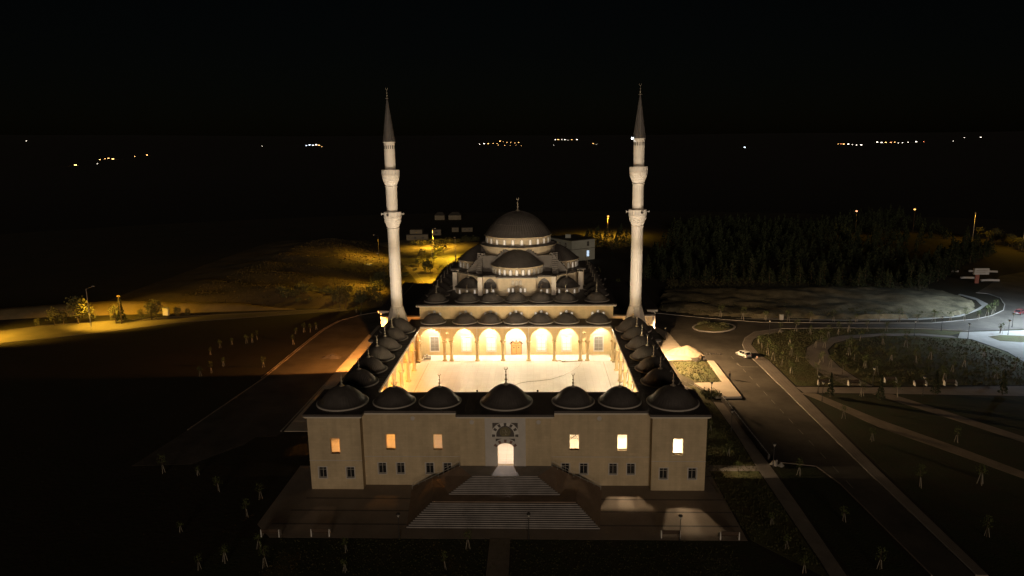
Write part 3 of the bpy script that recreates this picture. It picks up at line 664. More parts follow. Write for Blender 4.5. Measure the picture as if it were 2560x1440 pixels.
wobj('calligraphy', cg, 'brass', ty)
wobj('arch_band', MB().plate([(-2.08, 8.72), (-1.40, 8.72)] + arch(0, 8.95, 1.40, 1.60, 9)[::-1] + [(1.40, 8.72), (2.08, 8.72)] + arch(0, 8.95, 2.08, 2.02, 12), [], -.158, -.1415, XZ), 'marble_white', ER)
def voussoirs(cx, zs, r0, r1, a_list, wd, ymat, y0=-.175):
    for k, a in enumerate(a_list):
        d = wd / 2
        pts = [(cx + r * math.cos(R(t)), zs + r * math.sin(R(t))) for r, t in ((r0, a - d), (r1, a - d * .95), (r1, a + d * .95), (r0, a + d))]
        wobj('voussoir', MB().plate(pts, [], y0, -.15, XZ), ymat, ER)
voussoirs(0, 8.95, 1.52, 2.0, (-1, 32, 60, 90, 120, 148, 181), 13, 'dark_stone')
voussoirs(0, 6.2, 1.60, 2.1, (38, 63, 90, 117, 142), 12, 'red_stone')
for s in (-1, 1):
    wobj('spandrel', MB().plate([(s * 1.9, 10.95), (s * .8, 10.95), (s * 1.35, 10.62), (s * 1.9, 10.0)][::s], [], -.165, -.143, XZ), 'dark_stone', ER)
    wobj('spandrel', MB().plate([(s * 1.45, 8.42), (s * .55, 8.42), (s * 1.05, 8.22), (s * 1.45, 7.95)][::s], [], -.165, -.143, XZ), 'dark_stone', ER)
# wall lanterns of the front arcade
for x, c, I in ((-25.7, (1, .62, .34), 20), (-17.6, ORANGE, 26), (-10.4, ORANGE, 30), (0, (1, .88, .80), 110), (10.4, (1, .76, .45), 30), (17.2, (1, .72, .42), 260), (18.3, (1, .74, .44), 280), (25.3, (1, .72, .42), 280), (26.4, (1, .74, .44), 300)):
    hanging_lamp(x, 4.3, c, I, 'ceiling lamp inside the front range, seen as glow in its openings', 'lamps inside the front range')

# ================================================================== courtyard wings
def wing(s, label):
    W = thing('courtyard_wing', label, 'mosque building', (s * 25.5, 31, 0), 'side ranges of the courtyard')
    a, b = sorted((s * 28.5, s * 27.9))
    side_wall(W, a, b, 10.5, 41.0, [(y - .7, y + .7) for y in (14.3, 21.3, 28.3, 35.3)], [(y - .6, y + .6) for y in (14.3, 21.3, 28.3, 35.3)])
    a, b = sorted((s * 29.8, s * 29.2))
    side_wall(W, a, b, 41.0, 51.6, [(46.0, 47.4)], [])
    for y, x0, x1 in ((41.0, 28.5, 29.2), (10.5, 28.5, 29.4)):
        xa, xb = sorted((s * x0, s * x1))
        wobj('wall', MB().box(xa, xb, y - .5 if y < 20 else y, y if y < 20 else y + .5, 0, 11.69), 'limestone', W)
    xa, xb = sorted((s * 22.6, s * 29.2))
    wobj('wall', MB().box(xa, xb, 51.1, 51.6, 0, 11.69), 'limestone', W)
    for y in (14.3, 21.3, 28.3, 35.3):
        put('window', low_win, W, (s * 28.28, y, LW[0] + .02), (0, 0, s * PI / 2))
    xa, xb = sorted((s * 21.6, s * 22.1))
    arcade(W, 9.36, 52.6, [(14.3 + 7 * k, 3.05, 2.9) for k in range(6) if k < 5] + [(49.2, 2.9, 2.8)], xa, xb, YZ)
    for k in range(1, 7): put('column', col_me, W, (s * 21.85, 10.8 + 7 * k - (.2 if k == 6 else 0), ZF))
    def out(e, ei):
        p = [(21.2, 10.5 + .21), (28.5 + e, 10.71), (28.5 + e, 41.0 - e), (29.8 + e, 41.0 - e), (29.8 + e, 51.6), (21.2, 51.6)]
        p[0] = (21.2, 10.75); p[1] = (28.5 + e, 10.75)
        return [(s * x, y) for x, y in (p if s > 0 else p[::-1])]
    wobj('floor_slab', MB().box(min(s * 21.5, s * 27.89), max(s * 21.5, s * 27.89), 10.21, 51.09, 3.6, ZF).box(min(s * 27.895, s * 29.19), max(s * 27.895, s * 29.19), 41.5, 51.09, 3.6, ZF), 'marble_floor', W)
    wobj('ceiling', MB().prism(out(.28, 0), 11.72, 11.86), 'cornice', W)
    wobj('cornice', MB().prism(out(.42, 0), 11.863, 12.0), 'cornice', W)
    wobj('roof', MB().prism(out(.47, 0), 12.003, 12.36), 'lead_sheet', W)
    rj = MB()
    for i in range(33):
        y = 11.6 + i * 1.22
        x0, x1 = sorted((s * 21.22, s * (28.9 if y < 40.6 else 30.2)))
        rj.box(x0, x1, y - .03, y + .03, 12.34, 12.40)
    tag(wobj('roof_seam', rj, 'lead_sheet', W), kind='stuff')
    for k in range(5): dome(W, s * 25.45, 14.2 + 6.95 * k, 12.58, 3.2, 2.15, 1.35)
    dome(W, s * 25.6, 48.3, 12.6, 3.85, 2.6, 1.35)
    return W
WL_ = wing(-1, 'left courtyard range with six lead domes and orange-lit arches')
WR_ = wing(1, 'right courtyard range with six lead domes, lit white, beside the road')
for k in range(6):
    hanging_lamp(-25.0, 14.3 + 7 * k, ORANGE, 170, 'orange ceiling lamp inside the left courtyard range', 'orange lamps of the left range')
    hanging_lamp(25.0, 14.3 + 7 * k, WARM, 85, 'warm white ceiling lamp inside the right courtyard range', 'lamps of the right range')

# courtyard floor: polished slabs laid in one sheet with joints
cf = struct('courtyard_floor', MB().box(-21.49, 21.49, 10.21, 57.2, 3.55, ZF - .012), 'marble_floor', 'polished pale stone floor of the lit courtyard')
wobj('edge_step', MB().box(-21.45, 21.45, 52.25, 57.2, ZF - .011, ZF + .0), 'marble_floor', cf)
wobj('edge_joint', MB().box(-21.4, 21.4, 52.18, 52.24, ZF - .011, ZF - .004), 'paving', cf)
for s in (-1, 1): wobj('drain', MB().box(s * 19.6 - .06, s * 19.6 + .06, 12, 51.5, ZF - .011, ZF - .003), 'paver', cf)
# cable lying across the floor
cb = [(14.9, 52.3), (14.6, 51.0), (14.0, 48.6), (12.4, 45.4), (10.2, 42.2), (7.6, 39.9), (5.2, 38.9), (3.0, 38.5), (1.4, 37.6), (0.2, 36.2)]
tag(obj('cable', MB().path([(x, y, ZF + .025) for x, y in cb], .022, 6), 'cable'), 'thin dark cable curving across the lit courtyard floor', 'cable')
hose = [(8.3, 53.0), (9.2, 52.2), (9.8, 52.9), (10.6, 51.9), (11.2, 52.5), (10.4, 51.6), (12.4, 52.0), (14.9, 52.3)]
tag(obj('hose', MB().path([(x, y, ZF + .05) for x, y in hose], .06, 6), 'cable'), 'tangled hose lying in front of the courtyard columns', 'hose')
cr = thing('tool_cart', 'small pale cart standing beside the left courtyard columns', 'cart', (-20.2, 53.6, ZF))
wobj('tray', MB().box(-21.0, -19.4, 53.2, 54.0, 4.75, 4.85).box(-21.0, -19.4, 53.2, 54.0, 4.3, 4.38).box(-20.5, -20.0, 53.35, 53.85, 4.852, 5.3), 'frame_pale', cr)
for dx in (-.75, .75):
    for dy in (-.35, .35): wobj('leg', MB().tube((-20.2 + dx, 53.6 + dy, ZF), (-20.2 + dx, 53.6 + dy, 5.1), .03), 'grey_metal', cr)

# added fill lights, hidden under the front range eaves, to brighten the courtyard
for x in (-9.6, -7.0, -3.2, 3.2, 7.0, 9.6):
    t = thing('eave_fill_light', 'added unseen fill light under the courtyard eave of the front range', 'floodlight', (x, 9.1, 9.6), 'added fill lights of the courtyard')
    wobj('housing', MB().box(x - .28, x + .28, 9.25, 9.45, 9.4, 9.8).box(x - .05, x + .05, 9.1, 9.25, 9.5, 9.7), 'dark_metal', t)
    light(t, (x, 9.75, 9.6), (1.0, 0.79, 0.47), COURT_FILL, 0.25, 128, (x * .9, 45, 6), .3)

# ================================================================== prayer hall
PH = thing('prayer_hall', 'domed prayer hall with stacked semi-domes behind the bright arcade', 'mosque building', (0, 57.3, 0))
HY = 83.0
# portico in front of the hall
bays = [(0, 2.5, 2.93), (-5.8, 2.5, 2.93), (5.8, 2.5, 2.93), (-11.6, 2.5, 2.93), (11.6, 2.5, 2.93), (-15.32, .44, .85), (15.32, .44, .85), (-19.05, 2.55, 2.93), (19.05, 2.55, 2.93)]
arcade(PH, -21.55, 21.55, bays, 52.65, 53.15, XZ, oculi=((-15.32, 10.55), (15.32, 10.55)))
for x in (2.9, 8.7, 14.52, 16.12, 21.75):
    for s in (-1, 1): put('column', col_me, PH, (s * x, 52.9, ZF))
for x in (-16.9, -8.7 + .02, 2.9, 14.6): wobj('downpipe', MB().tube((x, 52.58, 8.7), (x, 52.58, 11.7), .07), 'cornice', PH)
wobj('ceiling', MB().box(-22.1, 22.1, 52.3, 57.29, 11.72, 11.86), 'cornice', PH)
wobj('cornice', MB().box(-24.3, 24.3, 52.12, 57.28, 11.863, 12.02), 'cornice', PH)
wobj('roof', MB().hexa([(-24.35, 52.06, 12.023), (24.35, 52.06, 12.023), (24.35, 57.28, 12.023), (-24.35, 57.28, 12.023), (-24.35, 52.06, 12.30), (24.35, 52.06, 12.30), (24.35, 57.28, 12.62), (-24.35, 57.28, 12.62)]), 'lead_sheet', PH)
DX = (0, -5.8, 5.8, -11.55, 11.55, -18.75, 18.75)
for x in DX: dome(PH, x, 55.25, 12.72, 2.88, 1.75, .55)
# front wall: door, six windows below, three small lit windows above each bay
fw = [rect(-1.28, 1.28, ZF + .02, 7.2)]
WX = (-19.0, -11.6, -5.8, 5.8, 11.6, 19.0)
fw += [rect(x - .98, x + .98, 4.95, 8.35) for x in WX]
wobj('wall', MB().plate(rect(-22.2, 22.2, 0, 15.6), fw, 57.3, 57.9, XZ), 'arcade_stone', PH)
for s in (-1, 1):
    wobj('wall', MB().box(min(s * 22.2, s * 21.6), max(s * 22.2, s * 21.6), 57.9, 108.6, 0, 15.6), 'hall_stone', PH)
wobj('wall', MB().box(-21.6, 21.6, 108.0, 108.6, 0, 15.6), 'hall_stone', PH)
hw1 = win_rect_mesh(1.96, 3.4, pane='pane_hall', bars_x=1, bars_z=(.22, .5, .77), fr='grey_metal')
hw2 = win_rect_mesh(1.96, 3.4, pane='pane_grey', bars_x=1, bars_z=(.22, .5, .77), fr='grey_metal')
for x in WX:
    w = put('window', hw2 if abs(x) > 15 else hw1, PH, (x, 57.45, 4.95))
    obj('surround', MB().box(-1.2, -.98, -.2, -.155, -.2, 3.6).box(.98, 1.2, -.2, -.155, -.2, 3.6).box(-.98, .98, -.2, -.155, 3.4, 3.6).box(-.98, .98, -.25, -.155, -.2, 0), 'white_stone', w, (x, 57.45, 4.95))
dr = wobj('door', MB().plate([(-1.25, ZF + .02), (1.25, ZF + .02)] + arch(0, 6.55, 1.25, .62, 7), [], 57.38, 57.5, XZ), 'door_wood', PH)
for s in (-1, 1):
    wobj('leaf', MB().box(min(s * .12, s * 1.0), max(s * .12, s * 1.0), 57.33, 57.378, ZF + .2, 6.1), 'door_panel', dr)
    wobj('knocker', MB().tube((s * .56, 57.29, 5.75), (s * .56, 57.33, 5.75), .14, n=10), 'dark_metal', dr)
wobj('transom', MB().plate([(-1.05, 6.3), (1.05, 6.3)] + arch(0, 6.5, 1.05, .5, 6), [], 57.34, 57.378, XZ), 'door_panel', dr)
wobj('inscription', MB().box(-.55, .55, 57.325, 57.339, 6.62, 6.70).box(-.35, -.1, 57.326, 57.339, 6.71, 6.76).box(.1, .42, 57.326, 57.339, 6.71, 6.75), 'dark_metal', dr)
wobj('portal_frame', MB().box(-2.4, -1.28, 57.2, 57.297, ZF, 9.7).box(1.28, 2.4, 57.2, 57.297, ZF, 9.7).box(-1.28, 1.28, 57.2, 57.297, 7.2, 9.7).box(-1.5, 1.5, 57.14, 57.199, 8.45, 9.3), 'white_stone', PH)
for a in (35, 62, 90, 118, 145):
    pts = [(r * 1.15 * math.cos(R(t)), 5.95 + r * math.sin(R(t))) for r, t in ((1.28, a - 6), (1.62, a - 5.5), (1.62, a + 5.5), (1.28, a + 6))]
    wobj('voussoir', MB().plate(pts, [], 57.17, 57.198, XZ), 'red_stone', PH)
wobj('spandrel', MB().box(-1.45, 1.45, 57.175, 57.198, 7.75, 8.0), 'paver', PH)
for x in DX:
    for dx, z in ((-1.25, 13.15), (0, 13.6), (1.25, 13.15)):
        put('window', wall_win if x > -3 else wall_dim, PH, (x + dx, 57.28, z - .05))
# eaves and roof of the lower hall
wobj('cornice', MB().box(-22.85, 22.85, 56.65, 109.1, 15.603, 15.80), 'cornice', PH)
wobj('roof', MB().box(-22.9, 22.9, 56.6, 109.15, 15.803, 16.12), 'lead_sheet', PH)
for x in DX: dome(PH, x, 61.1, 16.36, 2.88, 1.75, 1.15)
for k in range(1, 8):
    for s in (-1, 1): dome(PH, s * 19.3, 61.1 + 6.3 * k, 16.36, 2.9, 1.8, 1.15)
# octagonal second storey (four-fold about the dome axis)
A, B = 8.9, 15.7
oct_pts = [(-A, -B), (A, -B), (B, -A), (B, A), (A, B), (-A, B), (-B, A), (-B, -A)]
loc = (0, HY, 0)
core = [(x * .86, y * .86) for x, y in oct_pts]
obj('upper_core', MB().prism(core, 16.0, 20.3), 'lead', PH, loc)
diag = MB(); ell = math.hypot(B - A, B - A) / 2
ar = arch(0, 16.6, 3.7, 3.5, 9)
DG = 1.0
diag.plate([(-ell + .6, 16.12), (-3.7, 16.12)] + ar[::-1] + [(3.7, 16.12), (ell - .6, 16.12), (ell - .6, 20.35), (-ell + .6, 20.35)], [], DG, DG + .6, XZ)
diag_me = diag.mesh('arch_wall', 'hall_stone')
dm = (A + B) / 2
for k in range(4):
    a = PI / 4 + k * PI / 2
    c = Vector((0, HY, 0)) + Vector((dm * math.sqrt(2) * math.sin(a), -dm * math.sqrt(2) * math.cos(a), 0))
    put('arch_wall', diag_me, PH, c, (0, 0, a))
    # corner dome on its own drum with lit windows
    cc = Vector((0, HY, 0)) + Vector((17.2 * math.sin(a), -17.2 * math.cos(a), 0))
    dmm = obj('drum', MB().lathe([(3.1, 0), (3.1, 1.35), (3.3, 1.4), (3.3, 1.52), (0, 1.55)], 32), 'hall_stone', PH, (cc.x, cc.y, 16.1), smooth=True)
    for q in range(10):
        b = 2 * PI * q / 10 + .3
        put('window', wall_win, dmm, (cc.x + 3.1 * math.cos(b), cc.y + 3.1 * math.sin(b), 16.2), (0, 0, b + PI / 2))
    dome(PH, cc.x, cc.y, 17.65, 3.3, 2.15, 1.35)
side_mes = []
for s in (-1, 1):
    side = MB()
    ar = arch(s * 6.6, 17.9, 1.55, 2.1, 8)
    side.plate([(s * 6.6 - 2.0, 16.12), (s * 6.6 - 1.55, 16.12)] + ar[::-1] + [(s * 6.6 + 1.55, 16.12), (s * 6.6 + 2.0, 16.12), (s * 6.6 + 2.0, 20.35), (s * 6.6 - 2.0, 20.35)], [], -B + 1.2, -B + 1.8, XZ)
    side.box(s * 6.6 - 1.56, s * 6.6 + 1.56, -B + 1.3, -B + 1.9, 16.12, 17.35)
    side_mes.append(side.mesh('arch_wall', 'hall_stone'))
blk = MB().box(-4.6, 4.6, -16.9, -13, 16.12, 20.35)
blk_me = blk.mesh('exedra_wall', 'hall_stone')
blkroof = MB().box(-5.0, 5.0, -17.3, -13, 20.353, 20.5)
blkroof_me = blkroof.mesh('cornice', 'cornice')
blklead_me = MB().box(-5.05, 5.05, -17.35, -13, 20.503, 20.8).mesh('exedra_roof', 'lead_sheet')
pier_me = MB().box(-.55, .55, -.55, .55, 0, 4.5).mesh('pier', 'minaret_stone')
pcap_me = MB().box(-.65, .65, -.65, .65, 4.503, 4.62).hexa([(-.65, -.65, 4.62), (.65, -.65, 4.62), (.65, .65, 4.62), (-.65, .65, 4.62), (-.1, -.1, 4.9), (.1, -.1, 4.9), (.1, .1, 4.9), (-.1, .1, 4.9)]).mesh('pier_cap', 'lead_sheet')
# stepped arch gables and stepped corner buttresses
gb = MB()
pts = []
N = 11
for i in range(N + 1):
    tt = 1 - i / N
    x, z = 1.4 + 6.1 * tt, 20.7 + 6.5 * (1 - tt ** 1.45)
    if pts: pts.append((pts[-1][0], z))
    pts.append((x, z))
poly = [(7.5, 20.5)] + pts
poly = poly + [(-x, z) for x, z in poly[::-1]]
gb.plate(poly, [], -9.42, -8.2, XZ)
gable_me = gb.mesh('stepped_gable', 'lead_sheet')
bt = MB()
for i in range(12): bt.box(-.72, .72, -.4 * (i + 1), .6, 25.5 - .42 * (i + 1) - .42 + .42, 25.5 - .42 * i) if i == 0 else bt.box(-.72, .72, -.36 * (i + 1), -.36 * i + .1, 20.5, 25.5 - .42 * i)
butt_me = bt.mesh('stepped_buttress', 'lead_sheet')
semi_prof = [(6.6, -.25), (6.45, -.1), (6.25, .1), (5.9, .42), (5.4, .88), (4.75, 1.42), (3.9, 2.1), (2.95, 2.75), (1.9, 3.27), (.9, 3.58), (0.0, 3.66)]
semi_me = seamed(semi_prof, 34, (0, -9.3, 0), PI, 2 * PI, 0.018).mesh('semi_dome', 'lead', True)
sdr = MB().lathe([(6.3, 0), (6.3, 2.0), (6.62, 2.05), (6.68, 2.28), (6.5, 2.3)], 36, (0, -9.3, 0), PI, 2 * PI)
sdr_me = sdr.mesh('semi_drum', 'hall_stone', True)
for k in range(4):
    a = k * PI / 2
    rot = (0, 0, a)
    rm = Matrix.Rotation(a, 3, 'Z')
    P3 = lambda x, y, z=0: tuple(Vector((0, HY, z)) + rm @ Vector((x, y, 0)))
    for q_ in side_mes: put('arch_wall', q_, PH, loc, rot)
    e = put('exedra_wall', blk_me, PH, loc, rot)
    put('cornice', blkroof_me, PH, loc, rot)
    put('exedra_roof', blklead_me, PH, loc, rot)
    if k in (0, 1, 3):
        for x in (-.92, 0, .92): put('window', wall_dim if k else wall_dim, PH, P3(x, -16.92, 18.75), rot)
        for x in (-1.95, -.95, .95, 1.95): put('window', wall_win, PH, P3(x, -16.92, 16.95), rot)
        for s in (-1, 1):
            for dx in (-.75, .75): put('window', wall_win, PH, P3(s * 6.6 + dx, -B + 1.28, 16.2), rot)
    for s in (-1, 1):
        p = put('pier', pier_me, PH, P3(s * A, -B - .1, 16.12), rot)
        put('pier_cap', pcap_me, p, P3(s * A, -B - .1, 16.12)).rotation_euler = (0, 0, 0)
        put('stepped_buttress', butt_me, PH, P3(s * 9.35, -8.6), rot)
    put('stepped_gable', gable_me, PH, loc, rot)
    put('semi_dome', semi_me, PH, (0, HY, 22.75), rot)
    sd_ = put('semi_drum', sdr_me, PH, (0, HY, 20.45), rot)
    if k != 2:
        for q in range(13):
            b = PI + PI * (q + .5) / 13
            wp = Vector((6.3 * math.cos(b), -9.3 + 6.3 * math.sin(b), 0))
            w = put('window', drum_win if (q % 13 in (3, 4, 5, 6, 7, 8)) else drum_dim, sd_, (0, 0, 0), (0, 0, b + PI / 2))
            w.location = (wp.x, wp.y, .28)
obj('upper_roof', MB().prism([(x * .955, y * .955) for x, y in oct_pts], 20.37, 20.74), 'lead_sheet', PH, loc)
obj('roof_block', MB().box(-9.1, 9.1, -9.1, 9.1, 20.73, 24.75), 'lead_sheet', PH, loc)
# pendentive band, drum, main dome
obj('drum_base', MB().lathe([(8.9, 24.2), (9.25, 24.7), (9.75, 26.3), (10.05, 26.55), (10.05, 26.75), (8.5, 26.78)], 72), 'hall_stone', PH, loc, smooth=True)
obj('drum_ledge', MB().lathe([(10.08, 26.76), (10.1, 26.86), (8.4, 27.1)], 72), 'lead_sheet', PH, loc, smooth=True)
dd = obj('drum', MB().lathe([(8.4, 26.9), (8.4, 28.7), (8.72, 28.82), (8.82, 29.05), (8.5, 29.1)], 72), 'hall_stone', PH, loc, smooth=True)
for q in range(24):
    b = 2 * PI * q / 24 + PI / 24
    w = put('window', drum_win, dd, (0, 0, 0), (0, 0, b + PI / 2))
    w.location = (8.4 * math.cos(b), 8.4 * math.sin(b), 27.1)
mprof = [(8.75, 0), (8.6, .12), (8.42, .32), (8.0, .95), (7.35, 1.85), (6.5, 2.82), (5.35, 3.9), (4.0, 4.82), (2.6, 5.48), (1.3, 5.88), (.3, 6.02), (0, 6.03)]
mdm = obj('dome', seamed(mprof, 72, lift=.022), 'lead', PH, (0, HY, 29.08), smooth=True)
mf = put('finial', finial_me, mdm, (0, HY, 35.05), scale=2.15)
for z, r in ((30.45, 7.70), (32.0, 6.42)):
    pr = MB().lathe([(r, -.04), (r + .07, 0), (r, .05)], 72)
    put('sheet_joint', pr.mesh('sheet_joint', 'lead', True), mdm, (0, HY, z))
# side galleries with their lit end walls
for s in (-1, 1):
    xa, xb = sorted((s * 22.2, s * 32.2))
    g = wobj('gallery_wall', MB().box(xa, xb, 63.6, 103, 0, 11.5), 'limestone', PH)
    wobj('cornice', MB().box(min(s * 22.21, s * 32.75), max(s * 22.21, s * 32.75), 63.1, 103.4, 11.503, 11.75), 'cornice', PH)
    wobj('gallery_roof', MB().box(min(s * 22.21, s * 32.8), max(s * 22.21, s * 32.8), 63.05, 103.45, 11.753, 12.05), 'lead_sheet', PH)
    wobj('gallery_wall', MB().box(min(s * 32.21, s * 33.2), max(s * 32.21, s * 33.2), 65.5, 100, 0, 12.3), 'white_stone', PH)
    wobj('gallery_roof', MB().box(min(s * 31.2, s * 33.7), max(s * 31.2, s * 33.7), 65.0, 100.5, 12.303, 12.75), 'cornice', PH)
    wobj('gallery_roof', MB().box(min(s * 31.15, s * 33.75), max(s * 31.15, s * 33.75), 64.95, 100.55, 12.753, 12.95), 'lead_sheet', PH)
    wobj('downpipe', MB().tube((s * 31.0, 63.5, 0), (s * 31.0, 63.5, 11.45), .09), 'cornice', PH)
    wobj('cable_run', MB().path([(s * 29.0, 63.55, 10.2), (s * 30.0, 63.53, 10.0), (s * 31.0, 63.48, 10.4)], .03, 5), 'cable', PH)
# lamps in the portico
for x in (0, -5.8, 5.8, -11.6, 11.6, -19.0, 19.0):
    hanging_lamp(x, 55.0, (1.0, .83, .56), 185 if abs(x) < 15 else 165, 'warm white lamp hanging in an arch of the bright back arcade', 'lamps of the back arcade')
# lamps at the two side passages
for s, c, I in ((-1, (1.0, .37, .07), 4200), (1, (1.0, .63, .30), 6000)):
    p = (-30.6, 58.6, 8.6) if s < 0 else (31.4, 60.2, 9.2)
    lbl = 'orange wall lamp in the passage beside the left minaret' if s < 0 else 'bright warm floodlight in the passage beside the right minaret'
    t = thing('passage_lamp', lbl, 'floodlight', (p[0], p[1], p[2]))
    if s < 0:
        wobj('bracket', MB().tube((p[0] + .15, p[1] - .1, p[2] + .45), (p[0] + .15, 57.32, p[2] + .45), .04).box(p[0] - .2, p[0] + .4, p[1] - .25, p[1] + .1, p[2] + .3, p[2] + .45), 'dark_metal', t)
    else:
        wobj('bracket', MB().tube((p[0] - .1, 63.6, p[2] + .5), (p[0] - .1, p[1], p[2] + .5), .05).box(p[0] - .3, p[0] + .3, p[1] - .3, p[1] + .3, p[2] + .35, p[2] + .5), 'dark_metal', t)
    light(t, p, c, I, .15, 112 if s < 0 else 155, (p[0] + s * 16, p[1] + (19 if s < 0 else 2), 0), .12 if s < 0 else .55)
    light(t, (p[0] - s * 4, p[1] + .6, p[2] - .5), c, 60, .2)

# ================================================================== minarets
def minaret(s, label):
    M_ = thing('minaret', label, 'minaret', (s * 26.9, 54.8, 0), 'pair of minarets')
    cx, cy_ = s * 26.9, 54.8
    o8 = lambda r, z, ph=PI / 8: [(cx + r / math.cos(PI / 8) * math.cos(ph + k * PI / 4), cy_ + r / math.cos(PI / 8) * math.sin(ph + k * PI / 4), z) for k in range(8)]
    wobj('base', MB().box(cx - 2.4, cx + 2.4, 52.65, 57.25, 0, 12.1), 'minaret_stone', M_)
    mb = MB()
    rings = [[(cx + x, cy_ + y, 12.1) for x, y in ((2.4, 1.0), (1.0, 2.4), (-1.0, 2.4), (-2.4, 1.0), (-2.4, -1.0), (-1.0, -2.4), (1.0, -2.4), (2.4, -1.0))], o8(1.36, 16.05)]
    for rg in rings: mb.v += rg
    for i in range(8): mb.face((i, (i + 1) % 8, 8 + (i + 1) % 8, 8 + i))
    wobj('transition', mb, 'minaret_stone', M_)
    def ring(z, r=1.42, h=.28): return wobj('ring', MB().lathe([(1.2, z), (r, z + .04), (r + .05, z + h / 2), (r, z + h - .04), (1.2, z + h)], 32, (cx, cy_, 0)), 'minaret_stone', M_, True)
    def shaft(z0, z1, r):
        flute = lambda i: (1.0, .993, .978, .993)[i % 4]
        return wobj('shaft', MB().lathe([(r, z0), (r, z1)], 64, (cx, cy_, 0), alt=flute), 'minaret_stone', M_)
    ring(16.05)
    shaft(16.3, 34.05, 1.27)
    shaft(37.0, 43.35, 1.22)
    shaft(46.2, 52.8, 1.17)
    for zt, zb in ((37.66, 33.9), (46.83, 43.1)):
        ring(zb, 1.36, .26)
        cprof = [(1.25, zb + .26), (1.32, zb + .7), (1.5, zb + .95), (1.5, zb + 1.15), (1.68, zb + 1.4), (1.68, zb + 1.6), (1.80, zb + 1.85), (1.80, zb + 2.1), (1.90, zb + 2.35), (1.92, zb + 2.6), (1.2, zb + 2.62)]
        wobj('corbel', MB().lathe(cprof, 32, (cx, cy_, 0)), 'minaret_stone', M_)
        nm = MB()
        for lev, (rr, z0, h) in enumerate(((1.36, zb + .55, .55), (1.54, zb + 1.05, .5), (1.72, zb + 1.5, .5))):
            for q in range(20):
                a = 2 * PI * (q + .5 * (lev % 2)) / 20
                p = Vector((cx + rr * math.cos(a), cy_ + rr * math.sin(a), z0))
                t = Vector((-math.sin(a), math.cos(a), 0)) * .085
                o = Vector((math.cos(a), math.sin(a), 0)) * .12
                nm.hexa([tuple(p - t * .3 - o), tuple(p + t * .3 - o), tuple(p + t * .3 + o * .2), tuple(p - t * .3 + o * .2)] + [tuple(q2 + Vector((0, 0, h))) for q2 in (p - t - o, p + t - o, p + t + o, p - t + o)])
        tag(wobj('muqarnas', nm, 'minaret_stone', M_), kind='stuff')
        par = MB().lathe([(1.86, zt - 1.12), (1.94, zt - 1.12), (1.94, zt - .98), (1.865, zt - .98), (1.865, zt - .12), (1.95, zt - .12), (1.95, zt), (1.78, zt), (1.78, zt - 1.12)], 32, (cx, cy_, 0))
        wobj('parapet', par, 'minaret_stone', M_)
        pn = MB()
        for q in range(16):
            a = 2 * PI * q / 16
            c = Vector((cx + 1.91 * math.cos(a), cy_ + 1.91 * math.sin(a), 0)); t = Vector((-math.sin(a), math.cos(a), 0)) * .06; o = Vector((math.cos(a), math.sin(a), 0)) * .04
            pn.hexa([(*(c + d)[:2], zt - .98) for d in (-t - o, t - o, t + o, -t + o)] + [(*(c + d)[:2], zt - .12) for d in (-t - o, t - o, t + o, -t + o)])
        tag(wobj('parapet_post', pn, 'white_stone', M_), kind='stuff')
    # loudspeaker horns on the lower balcony
    for a in (PI, 0, -PI / 2 + .25 * s):
        hb = MB().lathe([(.05, -.3), (.08, 0), (.13, .3), (.3, .52), (.27, .5), (.02, .2)], 14)
        q = Vector((math.cos(a), math.sin(a), 0)).to_track_quat('Z', 'Y')
        hb.v = [tuple(q @ Vector(v)) for v in hb.v]
        side_h = abs(math.cos(a)) > .9
        obj('loudspeaker', hb, 'galvanised' if side_h else 'dark_stone', M_, (cx + 2.0 * math.cos(a), cy_ + 2.0 * math.sin(a), 37.2), smooth=True)
    sl = MB()
    for q in range(16):
        a = 2 * PI * q / 16
        c = Vector((cx + 1.17 * math.cos(a), cy_ + 1.17 * math.sin(a), 0)); t = Vector((-math.sin(a), math.cos(a), 0)) * .09; o = Vector((math.cos(a), math.sin(a), 0)) * .03
        sl.hexa([(*(c + d)[:2], 51.3) for d in (-t - o, t - o, t + o, -t + o)] + [(*(c + d)[:2], 52.0) for d in (-t - o, t - o, t + o, -t + o)])
    tag(wobj('slit_window', sl, 'glass_dark', M_), kind='stuff')
    ring(52.55, 1.28, .3)
    wobj('cone_roof', seamed([(1.36, 52.86), (1.30, 53.1), (.08, 61.95), (0, 62.0)], 16, (cx, cy_, 0), lift=.02), 'lead', M_, True)
    put('finial', finial_me, M_, (cx, cy_, 61.8), scale=1.4)
    return M_
minaret(-1, 'tall fluted pale minaret with two balconies, left one beside the yellow-lit road')
minaret(1, 'tall fluted pale minaret with two balconies, right one in front of the dark pines')
for s in (-1, 1):  # fill lights added on the front roof to brighten the minaret shafts
    p = (s * 19.6, 8.7, 12.75)
    t = thing('minaret_fill_light', 'small added fill light on the front roof aimed at the %s minaret' % ('left' if s < 0 else 'right'), 'floodlight', (p[0], p[1], 12.4), 'added minaret fill lights')
    wobj('housing', MB().box(p[0] - .16, p[0] + .16, p[1] - .1, p[1] + .1, 12.62, 12.86).box(p[0] - .03, p[0] + .03, p[1] - .03, p[1] + .03, 12.36, 12.62), 'dark_metal', t)
    for tz in (24, 38, 52): light(t, (p[0], p[1] + .3, p[2] + .05), (1.0, .85, .67), MIN_FILL, .1, 17, (s * 26.9, 54.8, tz), .8)
